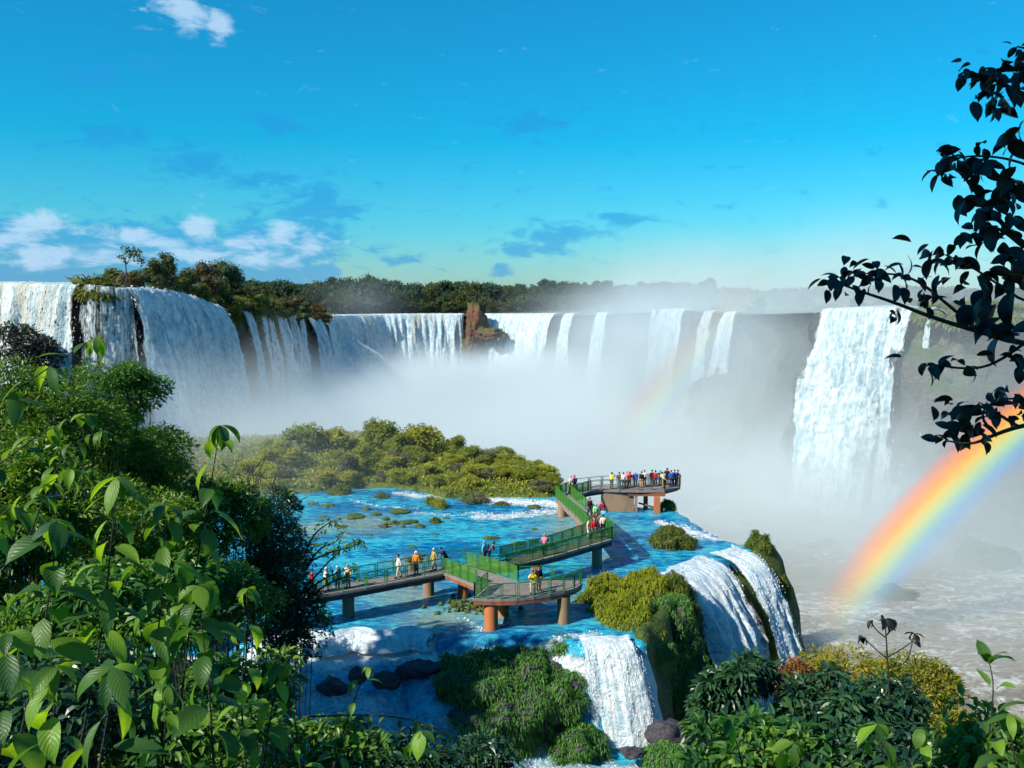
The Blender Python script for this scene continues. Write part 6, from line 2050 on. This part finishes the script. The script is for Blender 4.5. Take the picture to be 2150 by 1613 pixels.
    t = thing('leafy_branch', 'leafy branch reaching right over the walkway end', 'branch', tuple(b))
    ls = leaf_set('mid', 'leaf_big', 0.42)
    for tp in ([(630, 1250), (680, 1215), (715, 1200), (745, 1190)], [(640, 1235), (690, 1180), (720, 1150), (752, 1132)], [(640, 1200), (670, 1150), (705, 1140), (722, 1118)], [(650, 1180), (690, 1160), (735, 1150), (760, 1138)], [(640, 1260), (690, 1225), (730, 1208), (765, 1222)], [(640, 1300), (670, 1290), (690, 1300)], [(640, 1160), (660, 1120), (690, 1098), (705, 1096)]):
        q = chaikin(np.array([D(x, y, 24) for x, y in tp]), 2)
        V, F = tube_vf(q - b, np.linspace(0.03, 0.008, len(q)), 5)
        link('twig', mesh_py('twig', V, F, [M['stem']], True), t)
        for p in q[len(q) // 3:]:
            for _ in range(3):
                add_leaf(t, b, p + np.array([rr.uniform(-.12, .12), rr.uniform(-.1, .1), rr.uniform(-.1, .14)]), rr.uniform(0, 6.28), rr.uniform(-1.2, 0.2), rr.uniform(-.6, .6), rr.uniform(0.12, 0.2), ls, rr)

def build_right_tree():
    """the tree whose trunk stands right of the picture and whose dark branches hang into it"""
    Y = 6.2
    rr = random.Random(12)
    b = D(2560, 1500, Y)
    t = thing('overhanging_tree', 'silhouetted tree with glossy leaves hanging in from the right edge against the sky', 'tree', tuple(b))
    tk = np.array([D(2560, 1500, Y), D(2520, 900, Y), D(2480, 300, Y), D(2440, -300, Y)])
    V, F = tube_vf(chaikin(tk, 2) - b, np.linspace(0.14, 0.05, len(chaikin(tk, 2))), 10)
    link('trunk', mesh_py('trunk', V, F, [M['stem']], True), t)
    br = [[(2510, 760), (2250, 742), (2150, 722), (2060, 698), (1960, 668), (1880, 636), (1800, 610), (1745, 588)],
          [(2500, 620), (2260, 560), (2150, 520), (2060, 420), (2010, 350), (1965, 350)],
          [(2490, 330), (2260, 240), (2150, 200), (2085, 165), (2030, 150)],
          [(2515, 900), (2260, 880), (2150, 892), (2090, 912), (2040, 935), (1985, 925)],
          [(2060, 698), (1990, 640), (1930, 590), (1880, 575), (1830, 575)],
          [(2150, 722), (2080, 770), (2020, 775), (1960, 765), (1935, 770)],
          [(2500, 600), (2260, 640), (2160, 640), (2100, 600), (2040, 560), (1985, 535)],
          [(2500, 480), (2260, 400), (2150, 340), (2060, 325), (1990, 335)],
          [(2140, 897), (2080, 860), (2040, 850), (2010, 855)],
          [(2090, 912), (2060, 880), (2070, 850)],
          [(2490, 200), (2300, 130), (2170, 105), (2135, 98)],
          [(2150, 520), (2100, 480), (2060, 470), (2040, 500)]]
    for k, tp in enumerate(br):
        q = chaikin(np.array([D(x, y, Y + 0.12 * (k % 3)) for x, y in tp]), 2)
        V, F = tube_vf(q - b, np.linspace(0.026 if k < 4 else 0.013, 0.005, len(q)), 6)
        link('branch', mesh_py('branch', V, F, [M['stem']], True), t)
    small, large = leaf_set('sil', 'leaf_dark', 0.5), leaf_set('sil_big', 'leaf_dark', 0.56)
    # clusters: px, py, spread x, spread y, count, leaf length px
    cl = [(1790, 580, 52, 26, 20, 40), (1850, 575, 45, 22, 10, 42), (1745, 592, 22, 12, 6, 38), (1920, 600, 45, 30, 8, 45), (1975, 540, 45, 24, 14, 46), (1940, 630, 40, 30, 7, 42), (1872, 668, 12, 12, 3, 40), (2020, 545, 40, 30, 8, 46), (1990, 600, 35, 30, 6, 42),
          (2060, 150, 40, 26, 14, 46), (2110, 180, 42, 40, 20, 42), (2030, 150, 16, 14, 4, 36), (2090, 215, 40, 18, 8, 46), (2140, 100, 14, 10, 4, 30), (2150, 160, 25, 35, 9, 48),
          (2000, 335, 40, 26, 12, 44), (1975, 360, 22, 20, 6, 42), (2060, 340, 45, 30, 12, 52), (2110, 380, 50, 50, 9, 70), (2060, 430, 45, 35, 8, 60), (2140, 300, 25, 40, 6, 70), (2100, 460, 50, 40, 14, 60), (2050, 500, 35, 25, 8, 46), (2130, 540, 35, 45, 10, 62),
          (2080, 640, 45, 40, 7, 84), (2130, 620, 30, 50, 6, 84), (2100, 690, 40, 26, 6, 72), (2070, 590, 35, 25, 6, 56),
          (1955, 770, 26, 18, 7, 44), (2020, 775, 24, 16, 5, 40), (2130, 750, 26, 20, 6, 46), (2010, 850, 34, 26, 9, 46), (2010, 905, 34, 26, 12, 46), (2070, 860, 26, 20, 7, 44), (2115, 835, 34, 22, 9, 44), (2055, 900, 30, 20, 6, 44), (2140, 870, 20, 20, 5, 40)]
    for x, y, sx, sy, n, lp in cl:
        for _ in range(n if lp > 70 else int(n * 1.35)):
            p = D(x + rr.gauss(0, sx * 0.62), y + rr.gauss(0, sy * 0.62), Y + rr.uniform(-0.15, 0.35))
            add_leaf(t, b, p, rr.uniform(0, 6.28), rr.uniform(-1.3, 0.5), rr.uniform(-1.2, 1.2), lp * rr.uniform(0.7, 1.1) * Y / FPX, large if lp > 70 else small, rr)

def build_shade_trees():
    """trees added close to and left of the lens, out of view, to shade the near leaves and the bottom rapids"""
    cm = crown_mesh('crown', 81, 5200, (7.0, 6.5, 5.5), 0.75, M['under_green'], clumps=34, cr=0.33, shell=0.4, low=0.4, core=True)
    tv, tf = tube_vf([(0, 0, -22), (0.3, 0.2, -10), (0, 0, 0), (0.4, -0.2, 3)], [0.55, 0.45, 0.3, 0.1], 9)
    tm = mesh_py('trunk', tv, tf, [M['bark']], True)
    for i, (x, y, z, s, sy, sz) in enumerate([(-5.6, 0.6, 33.6, 0.6, 0.55, 0.6)] + [(-31, 38, 20.5, 1.0, 0.75, 1.4)]):
        t = thing('shade_tree', 'tall tree added out of view to shade the near leaves and rapids', 'tree', (x, y, z), 0, 'added shade trees of the near bank')
        t.scale = (s, sy, sz)
        link('crown', cm, t)
        link('trunk', tm, t)

# ------------------------------------------------------------------ spray over the gorge and the rainbow in it
def build_mist():
    m, t = mat('spray_mist')
    p = t.pos()
    x, y, z = t.sep(p)
    n = t.noise(t.scale(p, (1.0, 1.0, 0.8)), 0.022, 3, 0.55, 0.6)
    def gauss(v, c, sd):
        q = t.math('DIVIDE', t.math('SUBTRACT', v, c), sd)
        return t.math('MULTIPLY', q, q)
    def gx(*qs):
        acc = qs[0]
        for q in qs[1:]:
            acc = t.math('ADD', acc, q)
        return t.math('POWER', 2.71828, t.math('MULTIPLY', acc, -1.0))
    mul = lambda a, b: t.math('MULTIPLY', a, b)
    zn = t.math('ADD', z, mul(t.math('SUBTRACT', n, 0.5), -26.0))
    inside = mul(t.smooth(y, 118, 165), mul(t.smooth(x, -92, -62), t.smooth(x, 122, 70)))
    low = mul(mul(mul(t.smooth(zn, 3.0, -15.0), 0.036), inside), t.smooth(x, 48, 2, 0.22, 1.0))                                    # rolling spray on the gorge floor
    floor2 = mul(mul(t.smooth(zn, 4.0, -22.0), 0.017), t.smooth(y, 80, 105))                      # thinner towards the right hand reach
    foot = mul(gx(gauss(x, 52, 19), gauss(y, 168, 26), gauss(zn, -19, 8.5)), 0.075)           # at the foot of the massive fall
    mid = mul(gx(gauss(x, -20, 60), gauss(y, 300, 60), gauss(zn, -15, 11)), 0.016)
    shade = mul(gx(gauss(x, -50, 20), gauss(y, 205, 60), gauss(zn, -17, 11)), 0.045)
    plume = mul(mul(gx(gauss(x, 62, 26), gauss(y, 285, 60)), t.smooth(zn, 44, -4)), 0.032)
    wall = mul(mul(gx(gauss(x, 40, 24), gauss(y, 300, 62)), t.smooth(zn, 30, 4)), 0.016)      # the column that climbs over the rim
    plume2 = mul(mul(gx(gauss(x, 88, 30), gauss(y, 215, 50)), t.smooth(zn, 46, -15)), 0.017)
    isle = mul(mul(gx(gauss(x, -38, 20), gauss(y, 126, 26)), t.smooth(zn, 14, -4)), 0.030)      # drifting over the left of the island
    wall2 = mul(mul(gx(gauss(x, 60, 15), gauss(y, 222, 34)), t.smooth(zn, 40, -6)), 0.026)
    wall3 = mul(mul(gx(gauss(x, 92, 30), gauss(y, 150, 34)), t.smooth(zn, 36, -14)), 0.013)
    lip = mul(gx(gauss(x, -55, 14), gauss(y, 345, 16), gauss(zn, 18, 8)), 0.006)
    d = low
    for q in (floor2, foot, mid, shade, wall, wall2, wall3, plume, plume2, isle, lip):
        d = t.math('ADD', d, q)
    d = mul(d, t.smooth(n, 0.25, 0.7, 0.55, 1.35))
    v = t.node('ShaderNodeVolumePrincipled')
    t.put(v.inputs['Color'], (0.755, 0.86, 0.90))
    t.put(v.inputs['Density'], d)
    t.put(v.inputs['Anisotropy'], -0.15)
    t.vol(v.outputs[0])
    m.volume_intersection_method = 'FAST' if hasattr(m, 'volume_intersection_method') else None
    V, F = box_vf((-95, 84, GZ - 1.5), (150, 404, 84))
    o = link('mist', mesh_np('mist', V, F, [m], smooth=False))
    tag(o, kind='stuff')
    return m

def build_rainbow(pts=((1752, 1310), (1880, 1150), (2150, 885)), Y0=110.0, half=62, strength=1.15, deep=2.6, label='bright rainbow arc hanging in the spray at the right edge', span=1.0, zfoot=None):
    """an arc of coloured spray: annular sector with depth, colour by radius"""
    zf = GZ if zfoot is None else zfoot
    q0, q1, q2 = (D(*q, Y0) for q in pts)
    ax, ay, bx_, by, cx_, cy_ = q0[0], q0[2], q1[0], q1[2], q2[0], q2[2]
    dd = 2 * (ax * (by - cy_) + bx_ * (cy_ - ay) + cx_ * (ay - by))
    ux = ((ax ** 2 + ay ** 2) * (by - cy_) + (bx_ ** 2 + by ** 2) * (cy_ - ay) + (cx_ ** 2 + cy_ ** 2) * (ay - by)) / dd
    uz = ((ax ** 2 + ay ** 2) * (cx_ - bx_) + (bx_ ** 2 + by ** 2) * (ax - cx_) + (cx_ ** 2 + cy_ ** 2) * (bx_ - ax)) / dd
    c = np.array([ux, Y0, uz])
    R = math.hypot(ax - ux, ay - uz)
    wd = half * Y0 / FPX
    a1 = math.atan2(zf - uz, -math.sqrt(max(R * R - (zf - uz) ** 2, 1)))
    a1 = a1 if a1 > 0 else a1 + 2 * math.pi
    a0 = a1 - span
    na, nr = 48, 2
    V = []
    for dy in (-deep, deep):
        for a in np.linspace(a0, a1, na):
            for r in (R - wd, R + wd):
                V.append((r * math.cos(a), dy, r * math.sin(a)))
    V = np.array(V)
    i = np.arange(2 * na * 2).reshape(2, na, 2)
    F = []
    for q in range(na - 1):
        A = i[:, q, :]
        B = i[:, q + 1, :]
        F += [(A[0, 0], A[0, 1], B[0, 1], B[0, 0]), (A[1, 0], B[1, 0], B[1, 1], A[1, 1]), (A[0, 0], B[0, 0], B[1, 0], A[1, 0]), (A[0, 1], A[1, 1], B[1, 1], B[0, 1])]
    for q in (0, na - 1):
        A = i[:, q, :]
        F.append((A[0, 0], A[1, 0], A[1, 1], A[0, 1]) if q == 0 else (A[0, 0], A[0, 1], A[1, 1], A[1, 0]))
    m, t = mat('rainbow_spray')
    p = t.obj()
    x, y, z = t.sep(p)
    r = t.math('SQRT', t.math('ADD', t.math('MULTIPLY', x, x), t.math('MULTIPLY', z, z)))
    f = t.lin(r, R - wd, R + wd)
    col = t.ramp(f, [(0.0, (0.35, 0.32, 0.95)), (0.18, (0.20, 0.42, 1.0)), (0.32, (0.30, 0.80, 0.95)), (0.42, (0.70, 0.98, 0.40)), (0.52, (1.0, 0.92, 0.12)), (0.66, (1.0, 0.52, 0.02)), (0.82, (1.0, 0.18, 0.02)), (1.0, (0.9, 0.10, 0.05))])
    dn = t.math('MULTIPLY', t.smooth(f, 0.0, 0.30), t.smooth(f, 1.0, 0.74))
    n = t.noise(p, 0.08, 3, 0.5)
    ends = t.math('MULTIPLY', t.smooth(t.math('ARCTAN2', z, x), a1, a1 - 0.11), t.smooth(t.math('ARCTAN2', z, x), a0, a0 + 0.25))
    dn = t.math('MULTIPLY', t.math('MULTIPLY', dn, ends), t.smooth(n, 0.2, 0.7, 0.8, 1.15))
    v = t.node('ShaderNodeVolumePrincipled')
    t.put(v.inputs['Color'], col)
    t.put(v.inputs['Density'], t.math('MULTIPLY', dn, 0.20 * strength))
    t.put(v.inputs['Anisotropy'], -0.45)
    t.vol(v.outputs[0])
    o = link('rainbow', mesh_np('rainbow', V, np.array(F), [m], smooth=False), loc=tuple(c))
    tag(o, label, 'rainbow')

# ------------------------------------------------------------------ build everything
build_mounds()
build_terrace()
build_gorge()
build_cliffs()
build_falls()
build_forest()
build_rim_plants()
build_island()
build_walkway()
build_people()
build_bank()
build_foreground()
build_right_tree()
build_shade_trees()
build_mist()
build_rainbow()
build_rainbow(((1300, 960), (1420, 790), (1560, 640)), 205.0, 55, 0.085, 3.0, 'faint second rainbow arc in the spray above the viewing platform', 0.42, -18.0)
